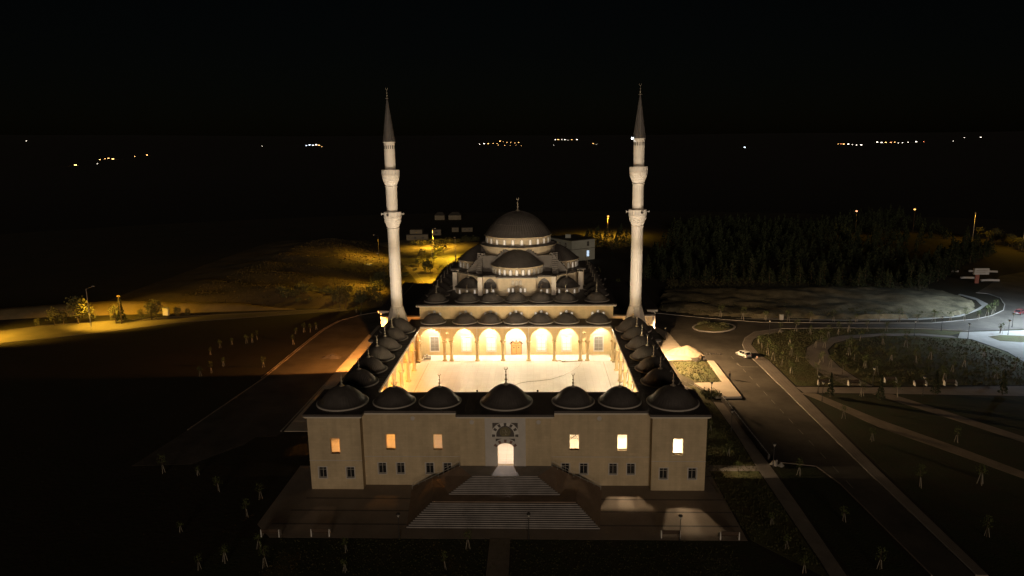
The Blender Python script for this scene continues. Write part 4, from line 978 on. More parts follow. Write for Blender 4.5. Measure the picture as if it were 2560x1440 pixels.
for s in (-1, 1):  # another added pair, brightening the upper hall and its domes
    p = (s * 4.9, 9.0, 12.7)
    t = thing('hall_fill_light', 'small added fill light on the front roof %s of the middle dome, aimed at the hall' % ('left' if s < 0 else 'right'), 'floodlight', (p[0], p[1], 12.4), 'added hall fill lights')
    wobj('housing', MB().box(p[0] - .14, p[0] + .14, p[1] - .1, p[1] + .1, 12.58, 12.8).box(p[0] - .03, p[0] + .03, p[1] - .03, p[1] + .03, 12.36, 12.58), 'dark_metal', t)
    light(t, (p[0], p[1] + .3, p[2] + .05), (1.0, .82, .58), 1900, .1, 34, (s * 2.0, 70, 26), .7)
t = thing('beacon_lamp', 'tiny bright white lamp on the top of the right minaret', 'lamp', (25.5, 54.8, 52.8))
wobj('lamp_head', MB().box(25.25, 25.55, 54.6, 54.85, 52.7, 52.95), 'lamp_cool', t)
wobj('bracket', MB().tube((25.5, 54.75, 52.72), (26.0, 54.8, 52.6), .04), 'dark_metal', t)

# ================================================================== entrance stairs
ST = thing('entrance_stairs', 'wide pyramid-shaped stone stairs in two flights up to the lit doorway', 'stairs', (0, -5, 0))
HIP = [(4.85, -3.4, ZF - .02), (8.0, -5.65, 2.2), (10.2, -7.6, 2.2), (13.3, -11.0, 0.03)]
WLE = [(7.2, -.02, ZF - .02), (10.3, .25, 2.2), (11.2, .3, 2.1), (14.6, .4, 0.03)]
wobj('landing', MB().prism([(-7.2, -.004), (-4.85, -3.4), (4.85, -3.4), (7.2, -.004)], ZF - .3, ZF - .02), 'step_stone', ST)
wobj('landing', MB().prism([(-10.2, -7.6), (10.2, -7.6), (8.0, -5.65), (7.8, -5.2), (-7.8, -5.2), (-8.0, -5.65)], 1.9, 2.2), 'ramp_paving', ST)
n1 = 10
for k in range(n1):
    f = (k + 1) / n1
    w, y, z = 4.85 + 3.15 * f, -3.4 - 2.25 * f, ZF - .02 - (ZF - .02 - 2.2) * (k + 1) / (n1 + 1)
    wobj('step', MB().box(-w, w, y, y + .3, z - .24, z).box(-w - .02, w + .02, y - .03, y + .02, z - .05, z + .004), 'step_stone', ST)
n2 = 12
for k in range(n2):
    f = (k + 1) / n2
    w, y, z = 10.2 + 3.1 * f, -7.6 - 3.4 * f, 2.2 - 2.17 * (k + 1) / (n2 + 1)
    wobj('step', MB().box(-w, w, y, y + .34, max(.01, z - .24), z).box(-w - .02, w + .02, y - .03, y + .02, max(.012, z - .05), z + .004), 'step_stone', ST)
for s in (-1, 1):
    mb = MB()
    H = [(s * x, y, z) for x, y, z in HIP]; L = [(s * x, y, z) for x, y, z in WLE]
    for i in range(3):
        q = [H[i], H[i + 1], L[i + 1], L[i]]
        mb.quad(*(q if s < 0 else q[::-1]))
    wobj('side_ramp', mb, 'ramp_paving', ST)
    rl = MB()
    pts = [(s * 7.0, -.5, ZF), (s * 10.3, -.25, 2.25), (s * 14.4, -.1, .1)]
    for p in pts: rl.tube(p, (p[0], p[1], p[2] + .95), .03, n=6)
    for h in (.95, .5): rl.path([(p[0], p[1], p[2] + h) for p in pts], .028, 6)
    for f in (.25, .5, .75):
        for a, b in zip(pts, pts[1:]):
            p = Vector(a).lerp(Vector(b), f); rl.tube(p, p + Vector((0, 0, .95)), .02, n=6)
    wobj('railing', rl, 'galvanised', ST)

# ================================================================== GROUND, ROADS, PATHS
random.seed(11)
def hill(x, y):
    dx, dy = x - CAM.x, y - CAM.y
    r = math.hypot(dx, dy)
    if r < 1400: return 0.0
    s = dx / r
    A_ = 165 + (-s) * 70 if s < 0 else 165 - s * 70
    t = min(1.0, (r - 1400) / 6600)
    return A_ * t * t * (3 - 2 * t) + 6 * math.sin(x * .0021) * math.sin(y * .0017) * t
gm = MB(); gh_ = MB()
radii = [0, 60, 120, 200, 300, 420, 560, 740, 950, 1200, 1400, 1700, 2000, 2400, 2800, 3300, 3800, 4400, 5000, 5700, 6400, 7200, 8000, 9500, 12000, 16000]
NA = 72
for r in radii:
    for i in range(NA):
        a = 2 * PI * i / NA
        x, y = CAM.x + r * math.sin(a), CAM.y + r * math.cos(a)
        gm.v.append((x, y, hill(x, y) if math.cos(a) > -.3 else 0.0))
for q in range(len(radii) - 1):
    for i in range(NA):
        j = (i + 1) % NA
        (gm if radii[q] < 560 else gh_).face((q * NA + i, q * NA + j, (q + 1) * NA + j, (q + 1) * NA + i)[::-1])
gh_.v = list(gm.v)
struct('ground', gm, 'soil', 'dark open ground around the mosque', True)
struct('hills', gh_, 'far_unlit', 'far hills out to the horizon, night darkness put into their colour', True)

def sheet(name, key, z, m, label=None, th=None):
    poly = D[key] if isinstance(key, str) else key
    area = sum(a[0] * b[1] - b[0] * a[1] for a, b in zip(poly, poly[1:] + poly[:1]))
    if area < 0: poly = poly[::-1]
    return struct(name, MB().prism(poly, z - (th or .03), z), m, label)
def kerb_line(name, pts, parent=None, w=.22, h=.14, m='kerb', z=0.0):
    """row of kerbstones, each a stone of its own length, along a polyline"""
    mb = MB()
    for (x0, y0), (x1, y1) in zip(pts, pts[1:]):
        d = Vector((x1 - x0, y1 - y0, 0)); L = d.length
        if L < .01: continue
        u = d / L; nrm = Vector((-u.y, u.x, 0)) * (w / 2)
        k = max(1, int(L / 1.5))
        for i in range(k):
            a = Vector((x0, y0, 0)) + u * (L * i / k + .012); b = Vector((x0, y0, 0)) + u * (L * (i + 1) / k - .012)
            zz = z + h + random.uniform(-.008, .008)
            mb.hexa([(*(p)[:2], z - .05) for p in (a - nrm, b - nrm, b + nrm, a + nrm)] + [(*(p)[:2], zz) for p in (a - nrm, b - nrm, b + nrm, a + nrm)])
    o = tag(obj(name, mb, m), None, None, None, 'structure')
    return o
rr = D['road_right']
sheet('road', 'road_right', .016, 'asphalt', 'wide asphalt road and forecourt right of the mosque')
sheet('road', 'road_left', .016, 'asphalt', 'asphalt forecourt left of the mosque in orange light')
sheet('road', 'road_far_left', .016, 'dusty_road', 'yellow-lit road crossing the far left')
sheet('road', 'road_back_left', .016, 'dusty_road', 'yellow-lit dual carriageway behind the left minaret')
kerb_line('kerb', rr[1:12]); kerb_line('kerb', rr[18:31]); kerb_line('kerb', rr[40:45], m='paving', h=.1)
kerb_line('kerb', D['road_left'][1:9], m='paving'); kerb_line('kerb', [(x - .6, y) for x, y in D['road_left'][2:6]], w=.14, m='paving')
kerb_line('kerb', [(-42.5, 90), (-42.5, 50.4), (-42.9, 22.1)])
kerb_line('kerb', D['road_far_left'][1:7], w=.22, h=.08, m='paving_dark'); kerb_line('kerb', D['road_far_left'][7:], w=.22, h=.08, m='paving_dark')
sheet('pavement', 'pavement_kerbside', .12, 'promenade', 'pale pavement along the right road', .12)
# long paving ribs of the curved pavement
pk = D['pavement_kerbside']
for f in (.25, .5, .75):
    inner, outer = pk[8:], pk[:8][::-1]
    ln = [(a[0] * (1 - f) + b[0] * f, a[1] * (1 - f) + b[1] * f) for a, b in zip(inner, outer)]
    mb = MB()
    for (x0, y0), (x1, y1) in zip(ln, ln[1:]):
        u = Vector((x1 - x0, y1 - y0)).normalized() * .05
        mb.hexa([(x0 + u.y, y0 - u.x, .119), (x1 + u.y, y1 - u.x, .119), (x1 - u.y, y1 + u.x, .119), (x0 - u.y, y0 + u.x, .119), (x0 + u.y, y0 - u.x, .126), (x1 + u.y, y1 - u.x, .126), (x1 - u.y, y1 + u.x, .126), (x0 - u.y, y0 + u.x, .126)])
    tag(obj('pavement_joint', mb, 'paving'), kind='structure')
sheet('path', 'promenade', .05, 'promenade', 'straight paved promenade across the right lawn')
sheet('pavement', 'plaza_blue', .045, 'concrete', 'paved plaza in cool white light at the right')
sheet('lawn', 'lawn_strip', .075, 'lawn', 'green strip in the cool-lit plaza')
sheet('path', 'loop_path', .042, 'promenade', 'curved path looping through the right lawn')
sheet('path', 'path_one', .046, 'park_path', 'diagonal path in the dark right lawn, lower one')
sheet('path', 'path_two', .044, 'park_path', 'diagonal path in the dark right lawn, upper one')
sheet('path', 'path_side', .048, 'promenade', 'paved footpath between the mosque grass and the road wall')
sheet('path', 'path_cross', .040, 'promenade', 'short cross path at the right corner of the mosque')
sheet('path', 'north_path', .05, 'concrete', 'thin footpath along the dry field')
sheet('path', [(-1.45, -40), (1.35, -40), (1.15, -13.6), (-1.6, -13.6)], .05, 'park_path', 'path leading straight to the stairs at the bottom')
# lawns
sheet('lawn', [(60.8, 47.0), (76, 47.2), (69, 54), (69.2, 60.8), (69.9, 67.2), (73.6, 76), (79.2, 83.4), (86.7, 87.3), (98.5, 89.7), (116, 87.2), (122, 90.6), (111.8, 93.8), (90.3, 95.0), (73.6, 94.5), (73.6, 91.5), (66.6, 88.2), (63, 83.8), (60.8, 78.6), (60.2, 70.5), (60.9, 64)], .03, 'lawn', 'grassy lawn with young trees beside the curved pavement')
sheet('lawn', [(77.6, 47.2), (118, 47.6), (119.5, 63.4), (120.8, 71.6), (119.6, 77.8), (118.5, 83.0), (116.3, 84.2), (108, 86.7), (97.3, 86.4), (89, 84.2), (82.6, 79.7), (78.5, 73.6), (76.4, 67), (75.6, 60), (76.0, 52.4)], .026, 'lawn', 'large dark lawn enclosed by the looping path')
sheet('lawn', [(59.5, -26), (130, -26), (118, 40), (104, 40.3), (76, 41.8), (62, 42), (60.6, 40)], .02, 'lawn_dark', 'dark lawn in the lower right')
sheet('lawn', [(33.0, -13.5), (39.9, -22), (40.1, 8), (40.5, 21), (40.4, 37), (39, 47), (31, 47), (30.8, 11), (32.2, 9)], .018, 'lawn', 'grass strip along the right side of the mosque')
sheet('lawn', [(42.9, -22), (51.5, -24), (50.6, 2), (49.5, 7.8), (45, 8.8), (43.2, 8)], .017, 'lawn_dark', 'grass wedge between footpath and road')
sheet('lawn', 'grass_lit', .10, 'lawn', 'lit patch of grass inside the side plaza')
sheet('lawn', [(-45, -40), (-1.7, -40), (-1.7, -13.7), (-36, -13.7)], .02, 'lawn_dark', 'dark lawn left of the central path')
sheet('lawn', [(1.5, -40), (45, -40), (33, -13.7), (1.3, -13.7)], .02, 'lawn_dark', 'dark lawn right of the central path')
# traffic island: kerb ring with a planted mound
isl = D['island']
kerb_line('kerb', isl + isl[:1], w=.5, h=.28)
im = MB(); c = (sum(p[0] for p in isl) / 16, sum(p[1] for p in isl) / 16)
for f, z in ((.97, .1), (.8, .5), (.55, .85), (.25, 1.0)):
    im.v += [(c[0] + (x - c[0]) * f, c[1] + (y - c[1]) * f, z + random.uniform(-.06, .06)) for x, y in isl]
for q in range(3):
    for i in range(16): im.face((q * 16 + i, q * 16 + (i + 1) % 16, (q + 1) * 16 + (i + 1) % 16, (q + 1) * 16 + i))
im.face(tuple(48 + i for i in range(16)))
struct('island_mound', im, 'lawn', 'grassy oval traffic island in the forecourt', True)
# dry field: bumpy sheet behind the upper road
def inside(p, poly):
    x, y = p; c = False
    for (x0, y0), (x1, y1) in zip(poly, poly[1:] + poly[:1]):
        if (y0 > y) != (y1 > y) and x < (x1 - x0) * (y - y0) / (y1 - y0) + x0: c = not c
    return c
from mathutils import noise as _noise
fp = [(x, y + (24 if y > 139 else 0)) for x, y in D['dry_field']]
fm = MB(); step = 1.5
xs = [42 + i * step for i in range(int(105 / step))]; ys = [105 + j * step for j in range(int(74 / step))]
idx = {}
for i, x in enumerate(xs):
    for j, y in enumerate(ys):
        d = 1.0 if inside((x, y), fp) else 0.0
        n_ = _noise.fractal(Vector((x * .09, y * .12, 0)), .9, 2.0, 5)
        big = (1 if y < 150 else max(0, 1 - (y - 150) / 14)) * 1.0 * 1.6 * math.exp(-((x - 128) / 12) ** 2 - ((y - 128) / 9) ** 2) + 1.2 * math.exp(-((x - 90) / 25) ** 2 - ((y - 140) / 8) ** 2)
        n2_ = _noise.fractal(Vector((x * .32, y * .4, 7)), .9, 2.0, 3)
        d *= 1 if y < 146 else max(.08, 1 - (y - 146) / 10)
        z = .05 + d * (.35 + max(0, .5 + .75 * n_) + .22 * n2_ + big) if d else -.3
        idx[i, j] = len(fm.v); fm.v.append((x + random.uniform(-.4, .4), y + random.uniform(-.4, .4), z))
for i in range(len(xs) - 1):
    for j in range(len(ys) - 1):
        q = (idx[i, j], idx[i + 1, j], idx[i + 1, j + 1], idx[i, j + 1])
        if max(fm.v[k][2] for k in q) > 0: fm.face(q)
struct('dry_field', fm, 'dry_grass', 'rough dry field beyond the upper road', True)
# earth bank beyond the far left road
bp = D['bank_left']
bm_ = MB(); nb = 6
lo, hi = bp[:6], bp[6:][::-1]
lo = lo + [(-84, 120.5), (-74, 121.5)]; hi = hi + [(-86, 124), (-75, 122.5)]
for f, z in ((0, .02), (.25, 1.0), (.6, 2.2), (1, 2.6), (1.6, .0)):
    for k_, ((a, b), (c_, d_)) in enumerate(zip(lo, hi)): bm_.v.append((a + (c_ - a) * f, b + (d_ - b) * f, (z + random.uniform(-.25, .25) * (z > .5)) * (1, 1, 1, 1, .8, .5, .25, .01)[k_]))
for q in range(4):
    for i in range(7): bm_.face((q * 8 + i, q * 8 + i + 1, (q + 1) * 8 + i + 1, (q + 1) * 8 + i))
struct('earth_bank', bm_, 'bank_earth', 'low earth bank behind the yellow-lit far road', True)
# slope with bushes behind the left minaret
def sst(t):
    t = max(0.0, min(1.0, t)); return t * t * (3 - 2 * t)
def slope_h(x, y):
    xb = -33.7 - (y - 141) * .33
    k = sst((xb - 3 - x) / 26) * sst((y - 123) / 14) * sst((x + 150) / 40) * sst((300 - y) / 30)
    return k * (2.9 + 1.3 * _noise.fractal(Vector((x * .05, y * .05, 3)), .9, 2.0, 5) + .5 * math.sin((x * .5 + y) * .28)) - .04 + .06 * k
from mathutils import noise as _noise
sl = MB(); nx, ny = 46, 70
for i in range(nx + 1):
    for j in range(ny + 1):
        x, y = -150 + 116 * i / nx, 122 + 180 * j / ny
        sl.v.append((x, y, slope_h(x, y)))
for i in range(nx):
    for j in range(ny):
        q = (i * (ny + 1) + j, (i + 1) * (ny + 1) + j, (i + 1) * (ny + 1) + j + 1, i * (ny + 1) + j + 1)
        if max(sl.v[k][2] for k in q) > 0: sl.face(q)
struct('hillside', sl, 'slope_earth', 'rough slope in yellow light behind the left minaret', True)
ver = MB().prism([(-62, 246), (-40, 260), (-30, 292), (-60, 305), (-85, 280)], -.01, .03)
struct('verge', ver, 'dry_grass', 'dry verge in yellow light beyond the dual carriageway')
struct('verge', MB().prism([(-44, 226), (-37, 199), (-31, 178), (-36, 172), (-47, 199), (-52, 222)], -.01, .034), 'dry_grass', 'planted median of the dual carriageway')

# front plaza and bands
struct('plaza', MB().prism([(-31.5, -13.6), (32.5, -13.6), (32.3, 8.5), (30.05, 8.5), (30.05, 1.4), (-30.05, 1.4), (-30.05, 8), (-34.5, 8), (-34.5, -10.3)], -.02, .02), 'paving', 'paved forecourt in front of the stairs')
for y, x0, x1 in ((-2.83, -30, 32.3), (-6.4, -31, 32.3), (-10.1, -32.5, 32.3), (4.5, 30.1, 32.3)):
    for a, b in ((x0, -13.6 + (y + 11) * .3), (13.6 - (y + 11) * .3, x1)) if y < 0 else ((x0, x1),):
        tag(obj('paving_band', MB().box(a, b, y - .18, y + .18, .018, .026), 'paving_dark'), kind='structure')
# paver slabs along the left wing, in the orange light
ps = tag(put('pavement', None, None, (-37.8, 60, 0)), 'row of large paving slabs along the left side, lit orange', None, None, 'structure')
y = 22.0
while y < 96:
    L = 4.9
    wobj('paver', MB().box(-42.3, -36.0, y + .07, y + L - .07, -.02, .10 + random.uniform(-.006, .006)), 'paver', ps)
    y += L
# side plaza on the right: raised slab walk and big joints
rp = D['raised_plaza']
sheet('pavement', rp, .42, 'paver', 'raised pale walkway around the lit grass patch', .42)
ss = tag(put('pavement', None, None, (39.5, 73, 0)), 'pale side forecourt of big slabs beside the sand heap', None, None, 'structure')
for k in range(6):
    y0 = 65.3 + k * 2.95
    wobj('paver', MB().box(33.4, 42.3 - k * .12, y0 + .05, y0 + 2.9, -.02, .14 + random.uniform(-.005, .005)), 'paver', ss)
struct('lawn', MB().prism([(33.4, 83.3), (39.2, 83.3), (38.5, 90), (36.0, 96), (33.4, 98)], -.02, .12), 'lawn', 'small lit bed by the side lamp')
sheet('pavement', [(39.4, 83.2), (41.6, 83.2), (41.4, 90), (39.3, 96.5), (36.3, 104), (33.4, 104), (33.4, 98.2), (36.1, 96.2), (38.7, 90)], .11, 'paver', 'lit footway curving round the side bed', .11)
# low road wall with pale cap rail
wl_ = thing('road_wall', 'low dark road wall with a dashed pale cap rail', 'wall', (42.7, 24, 0))
(x0, y0), (x1, y1) = D['wall']
wobj('wall_body', MB().hexa([(x0 - .2, y0, 0), (x1 - .2, y1, 0), (x1 + .15, y1, 0), (x0 + .15, y0, 0), (x0 - .2, y0, .95), (x1 - .2, y1, .95), (x1 + .15, y1, .95), (x0 + .15, y0, .95)]), 'dark_stone', wl_)
for k in range(20):
    f0, f1 = (k + .12) / 20, (k + .88) / 20
    a = (x0 + (x1 - x0) * f0, y0 + (y1 - y0) * f0); b = (x0 + (x1 - x0) * f1, y0 + (y1 - y0) * f1)
    wobj('cap_rail', MB().hexa([(a[0] + .02, a[1], .953), (b[0] + .02, b[1], .953), (b[0] + .14, b[1], .953), (a[0] + .14, a[1], .953), (a[0] + .02, a[1], 1.03), (b[0] + .02, b[1], 1.03), (b[0] + .14, b[1], 1.03), (a[0] + .14, a[1], 1.03)]), 'sign_white', wl_)
# stairs beside the raised plaza going down to the footpath
sd_ = thing('side_stairs', 'small flight of grey steps with railing beside the raised walkway', 'stairs', (38, 45, 0))
for k in range(8):
    wobj('step', MB().box(35.6 + k * .36, 35.6 + k * .36 + .36, 41.5 - k * .0, 47.5 - k * .55, 0, .5 - k * .055), 'step_stone', sd_)
wobj('railing', MB().path([(35.6, 47.6, 1.5), (38.6, 43.4, 1.0)], .03).tube((35.6, 47.6, .4), (35.6, 47.6, 1.5), .03).tube((38.6, 43.4, .05), (38.6, 43.4, 1.0), .03), 'galvanised', sd_)
# road markings
def dash(x0, y0, x1, y1, w=.15):
    u = Vector((x1 - x0, y1 - y0)).normalized() * w / 2
    return MB().hexa([(x0 + u.y, y0 - u.x, .015), (x1 + u.y, y1 - u.x, .015), (x1 - u.y, y1 + u.x, .015), (x0 - u.y, y0 + u.x, .015), (x0 + u.y, y0 - u.x, .021), (x1 + u.y, y1 - u.x, .021), (x1 - u.y, y1 + u.x, .021), (x0 - u.y, y0 + u.x, .021)])
for k in range(14):
    y = 68.5 - k * 5.0
    tag(obj('road_marking', dash(52.6, y, 52.6, y - 2.3, .14), 'road_paint'), kind='structure')
tag(obj('road_marking', dash(52.7, 60.3, 56.6, 60.2, .2), 'road_paint'), kind='structure')
tag(obj('road_marking', dash(52.2, 62.8, 52.8, 60.4, .2), 'road_paint'), kind='structure')
for off in (0, 7.0):
    tag(obj('road_marking', dash(-52.5 + off * .9, 208, -33.5 + off * .9, 150, .22), 'road_paint'), kind='structure')

# ================================================================== VEGETATION
random.seed(23)
def leaf_cloud(mb, n, fn, s0, s1):
    for _ in range(n):
        p = Vector(fn())
        d = Vector((random.gauss(0, 1), random.gauss(0, 1), random.gauss(0, 1))).normalized()
        u = d.orthogonal().normalized(); v = d.cross(u)
        s = random.uniform(s0, s1)
        mb.v += [tuple(p - u * s), tuple(p + v * s * .6), tuple(p + u * s), tuple(p - v * s * .6)]
        b = len(mb.v) - 4
        mb.face((b, b + 1, b + 2, b + 3))
def sapling_proto(seed, h):
    random.seed(seed)
    t = thing('sapling', 'x', 'young tree', (0, 0, 0))
    tr = MB().tube((0, 0, 0), (.06, .03, h * .55), .045, .03, 6).tube((.06, .03, h * .55), (.02, .0, h), .03, .012, 6)
    pts = []
    for k in range(6):
        z = h * (.5 + .08 * k); a = k * 2.4
        e = (math.cos(a) * .45, math.sin(a) * .45, z + .35)
        tr.tube((.05, .02, z), e, .018, .008, 5); pts.append(e)
    obj('trunk', tr, 'bark', t)
    cr = MB()
    def fn():
        e = random.choice(pts + [(.02, 0, h)])
        return (e[0] + random.gauss(0, .22), e[1] + random.gauss(0, .22), e[2] + random.gauss(0, .25))
    leaf_cloud(cr, 130, fn, .06, .15)
    obj('crown', cr, 'leaf', t)
    for k in range(3 if seed % 2 else 2):
        a = 2 * PI * k / 3 + seed
        obj('stake', MB().tube((math.cos(a) * .42, math.sin(a) * .42, 0), (math.cos(a) * .12, math.sin(a) * .12, 1.65), .05, .045, 6), 'stake_wood', t)
    index_kids(t)
    return t
protos = [sapling_proto(k + 1, 2.4 + .35 * k) for k in range(4)]
used = set()
def place(protos, k, loc, label, group, s=1.0, rz=None):
    p = protos[k % len(protos)]
    rz = random.uniform(0, 6.28) if rz is None else rz
    if p.name not in used:
        used.add(p.name)
        p.location = loc; p.rotation_euler = (0, 0, rz); p.scale = s if hasattr(s, '__len__') else (s, s, s); p['label'] = label; p['group'] = group
        return p
    return dup(p, loc, rz, label, group, s)
def zone(x, y):
    if x > 59 and y > 98: return 'young staked tree along the footpath below the dry field', 'saplings by the dry field'
    if x > 59 and y > 47: return 'young staked tree on the lawn beyond the right road', 'saplings on the right lawn'
    if x > 59: return 'young staked tree in the dark lawn at the lower right', 'saplings on the lower right lawn'
    if x > 30: return 'young staked tree in the grass along the right side of the mosque', 'saplings beside the footpath'
    if y > 20: return 'young staked tree beyond the left forecourt kerb', 'saplings beyond the left kerb'
    return 'young staked tree in the dark lawn before the mosque', 'saplings on the front lawn'
for i, (x, y) in enumerate(D['saplings']):
    lb, gr = zone(x, y)
    place(protos, i, (x, y, .02), lb, gr, random.uniform(.8, 1.25) * (1 if x > 50 else .68))
for i, (x, y) in enumerate(D['row_saps']):
    place(protos, i, (x, y, .02), 'young staked tree in the row beside the prayer hall', 'saplings beside the prayer hall', 1.2)

def round_tree(seed, name, h, rx, m, ntuft=420, trunk=.12, label='x', conic=False, lw=(.10, .26)):
    random.seed(seed)
    t = thing(name, label, 'tree', (0, 0, 0))
    tr = MB().tube((0, 0, 0), (.05, .05, h * .5), trunk, trunk * .7, 7).tube((.05, .05, h * .5), (0, 0, h * .92), trunk * .7, .02, 6)
    cs = []
    for k in range(9):
        a = k * 2.4; zz = h * (.35 + .06 * k); rr_ = rx * (.62 if not conic else .7 * (1 - k / 11))
        e = (rr_ * math.cos(a), rr_ * math.sin(a), zz + h * .08)
        tr.tube((.04, .04, zz), e, trunk * .4, .015, 5)
        cs.append(e)
    cs.append((0, 0, h * .9))
    obj('trunk', tr, 'bark', t)
    cr = MB()
    def fn():
        if conic:
            z = random.random() ** 1.25
            rad = rx * (1 - z) * (.55 + .45 * random.random()) * (1 + .25 * math.sin(z * 40)); a = random.uniform(0, 2 * PI)
            return (rad * math.cos(a), rad * math.sin(a), h * (.1 + .9 * z))
        e = random.choice(cs)
        return (e[0] + random.gauss(0, rx * .24), e[1] + random.gauss(0, rx * .24), e[2] + random.gauss(0, h * .09))
    leaf_cloud(cr, ntuft, fn, *lw)
    obj('crown', cr, m, t)
    index_kids(t)
    return t
pines = [round_tree(40 + k, 'pine_tree', 7.5 + k, 2.0 + .2 * k, 'pine_needle', 520, .16, conic=True, lw=(.16, .42)) for k in range(3)]
broad = [round_tree(60 + k, 'street_tree', 4.6 + .8 * k, 1.5 + .25 * k, 'leaf_olive', 520, .11, lw=(.12, .30)) for k in range(2)]
cyp = [round_tree(80, 'cypress', 5.2, .85, 'pine_needle', 520, .10, conic=True, lw=(.10, .24))]
bushes = []
def bush_proto(seed):
    random.seed(seed)
    t = thing('bush', 'x', 'bush', (0, 0, 0))
    obj('stem', MB().tube((0, 0, 0), (.1, 0, .7), .05, .02, 5).tube((0, 0, 0), (-.2, .2, .6), .04, .02, 5).tube((0, 0, 0), (.1, -.3, .6), .04, .02, 5), 'bark', t)
    cr = MB()
    leaf_cloud(cr, 260, lambda: (random.gauss(0, .5), random.gauss(0, .5), abs(random.gauss(.55, .33))), .08, .2)
    obj('foliage', cr, 'leaf_olive', t)
    index_kids(t)
    return t
bushes = [bush_proto(90), bush_proto(91)]
random.seed(5)
pe = D['pine_edge']
n = 0
spots = []
for (x0, y0), (x1, y1) in zip(pe, pe[1:]):
    L = math.hypot(x1 - x0, y1 - y0); k = max(2, int(L / 3.6))
    for i in range(k):
        f = i / k
        for row in range(4):
            spots.append((x0 + (x1 - x0) * f + random.uniform(-2.2, 2.2) + row * 1.2, y0 + (y1 - y0) * f + row * 6.0 + random.uniform(-2.4, 2.4)))
for i, (x, y) in enumerate(spots[:210]):
    place(pines, i, (x, y, 0), 'dark pine at the near edge of the plantation beyond the dry field', 'pines at the plantation edge', (lambda q: (q * random.uniform(.85, 1.35), q * random.uniform(.85, 1.35), q * random.uniform(.7, 1.15)))(random.uniform(.5, 1.0)))
for i, (x, y) in enumerate(D['yellow_pines']):
    place(pines, i, (x, y, 0), 'conifer lit yellow by the street lamp behind the prayer hall', 'yellow-lit conifers', random.uniform(.9, 1.3))
# the rest of the plantation reads as one mass
wood = MB()
random.seed(9)
base = [(p[0], p[1]) for p in pe]
for k in range(620):
    (x0, y0), (x1, y1) = random.choice(list(zip(pe, pe[1:])))
    f = random.random(); dd_ = 26 + 175 * random.random() ** .8
    x = x0 + (x1 - x0) * f + random.uniform(-4, 4) + dd_ * .26; yb = y0 + (y1 - y0) * f + dd_
    h = random.uniform(4, 8); rx = random.uniform(1.5, 2.4)
    wood.tube((x, yb, 0), (x, yb, h * .8), .12, .04, 5)
    for _ in range(70):
        z = random.random() ** 1.2; rad = rx * (1 - z) * random.uniform(.5, 1); a = random.uniform(0, 6.28)
        p = Vector((x + rad * math.cos(a), yb + rad * math.sin(a), h * (.1 + .9 * z)))
        d = Vector((random.gauss(0, 1), random.gauss(0, 1), random.gauss(0, .6))).normalized(); u = d.orthogonal().normalized(); v = d.cross(u); s = random.uniform(.35, .8)
        b = len(wood.v); wood.v += [tuple(p - u * s), tuple(p + v * s * .7), tuple(p + u * s)]; wood.face((b, b + 1, b + 2))
o = obj('pine_wood', wood, 'pine_needle'); tag(o, 'dark pine plantation on the rising ground at the right', 'wood', None, 'stuff')
for i, (x, y) in enumerate(D['left_trees']):
    place(broad, i, (x, y, .02), 'roadside tree along the yellow-lit far left road', 'trees along the far left road', random.uniform(.5, 1.2) if i not in (2,) else 1.75)
for i, (x, y) in enumerate(D['backleft_trees']):
    place(broad, i, (x, y, .02), 'tree by the yellow-lit carriageway behind the left minaret', 'trees by the dual carriageway', random.uniform(.7, 1.25))
for i, (x, y) in enumerate(D['cypress']):
    lb = 'dark cypress standing beside the right promenade' if x > 0 else 'slim dark cypress by the far left road'
    place(cyp, i, (x, y, .02), lb, 'cypresses by the promenade' if x > 0 else 'cypress by the far road', 1.0 if x > 0 else 1.6)
for i, (x, y) in enumerate(D['right_bush'] + [(x - 1.5 + 3 * (k % 2), y + 5) for k, (x, y) in enumerate(D['right_bush'])]):
    place(broad, i, (x, y, 0), 'orange-lit bush at the right edge beyond the road', 'orange-lit bushes', random.uniform(.9, 1.4))
for i in range(60):
    f = random.random()
    x, y = -50 - 34 * random.random(), 127 + 16 * random.random()
    if i > 34: x, y = -47 - 12 * random.random(), 150 + 60 * random.random()
    place(bushes, i, (x, y, max(0, slope_h(x, y)) - .05), 'scrub bush on the yellow-lit slope behind the left minaret', 'scrub on the slope', random.uniform(.8, 2.2))
for i, (x, y) in enumerate([(-62 + 2.2 * k + random.uniform(-1, 1), 272 + 1.0 * k + random.uniform(-3, 3)) for k in range(16)]):
    place(bushes, i, (x, y, 0), 'hedge bush on the verge beyond the dual carriageway', 'bushes on the far verge', random.uniform(1.4, 2.2))
for i, (x, y) in enumerate([(40.6, 40.6), (41.6, 40.2), (39.8, 41.4), (41.9, 41.6), (21.8, 174), (25, 176), (28, 180), (27.5, 171)]):
    place(bushes, i, (x, y, .02), 'shrub at the corner of the raised walkway' if i < 4 else 'dark shrub behind the right semi-dome', 'shrubs by the raised walkway' if i < 4 else 'shrubs behind the hall', 1.0 if i < 4 else 2.4)
for i in range(14):
    a = random.uniform(0, 6.28); r_ = random.random() ** .5
    place(bushes, i, (55.3 + 4.6 * r_ * math.cos(a), 96.6 + 4.0 * r_ * math.sin(a), .35), 'low bush planted on the oval traffic island', 'bushes on the traffic island', random.uniform(.5, 1.0))
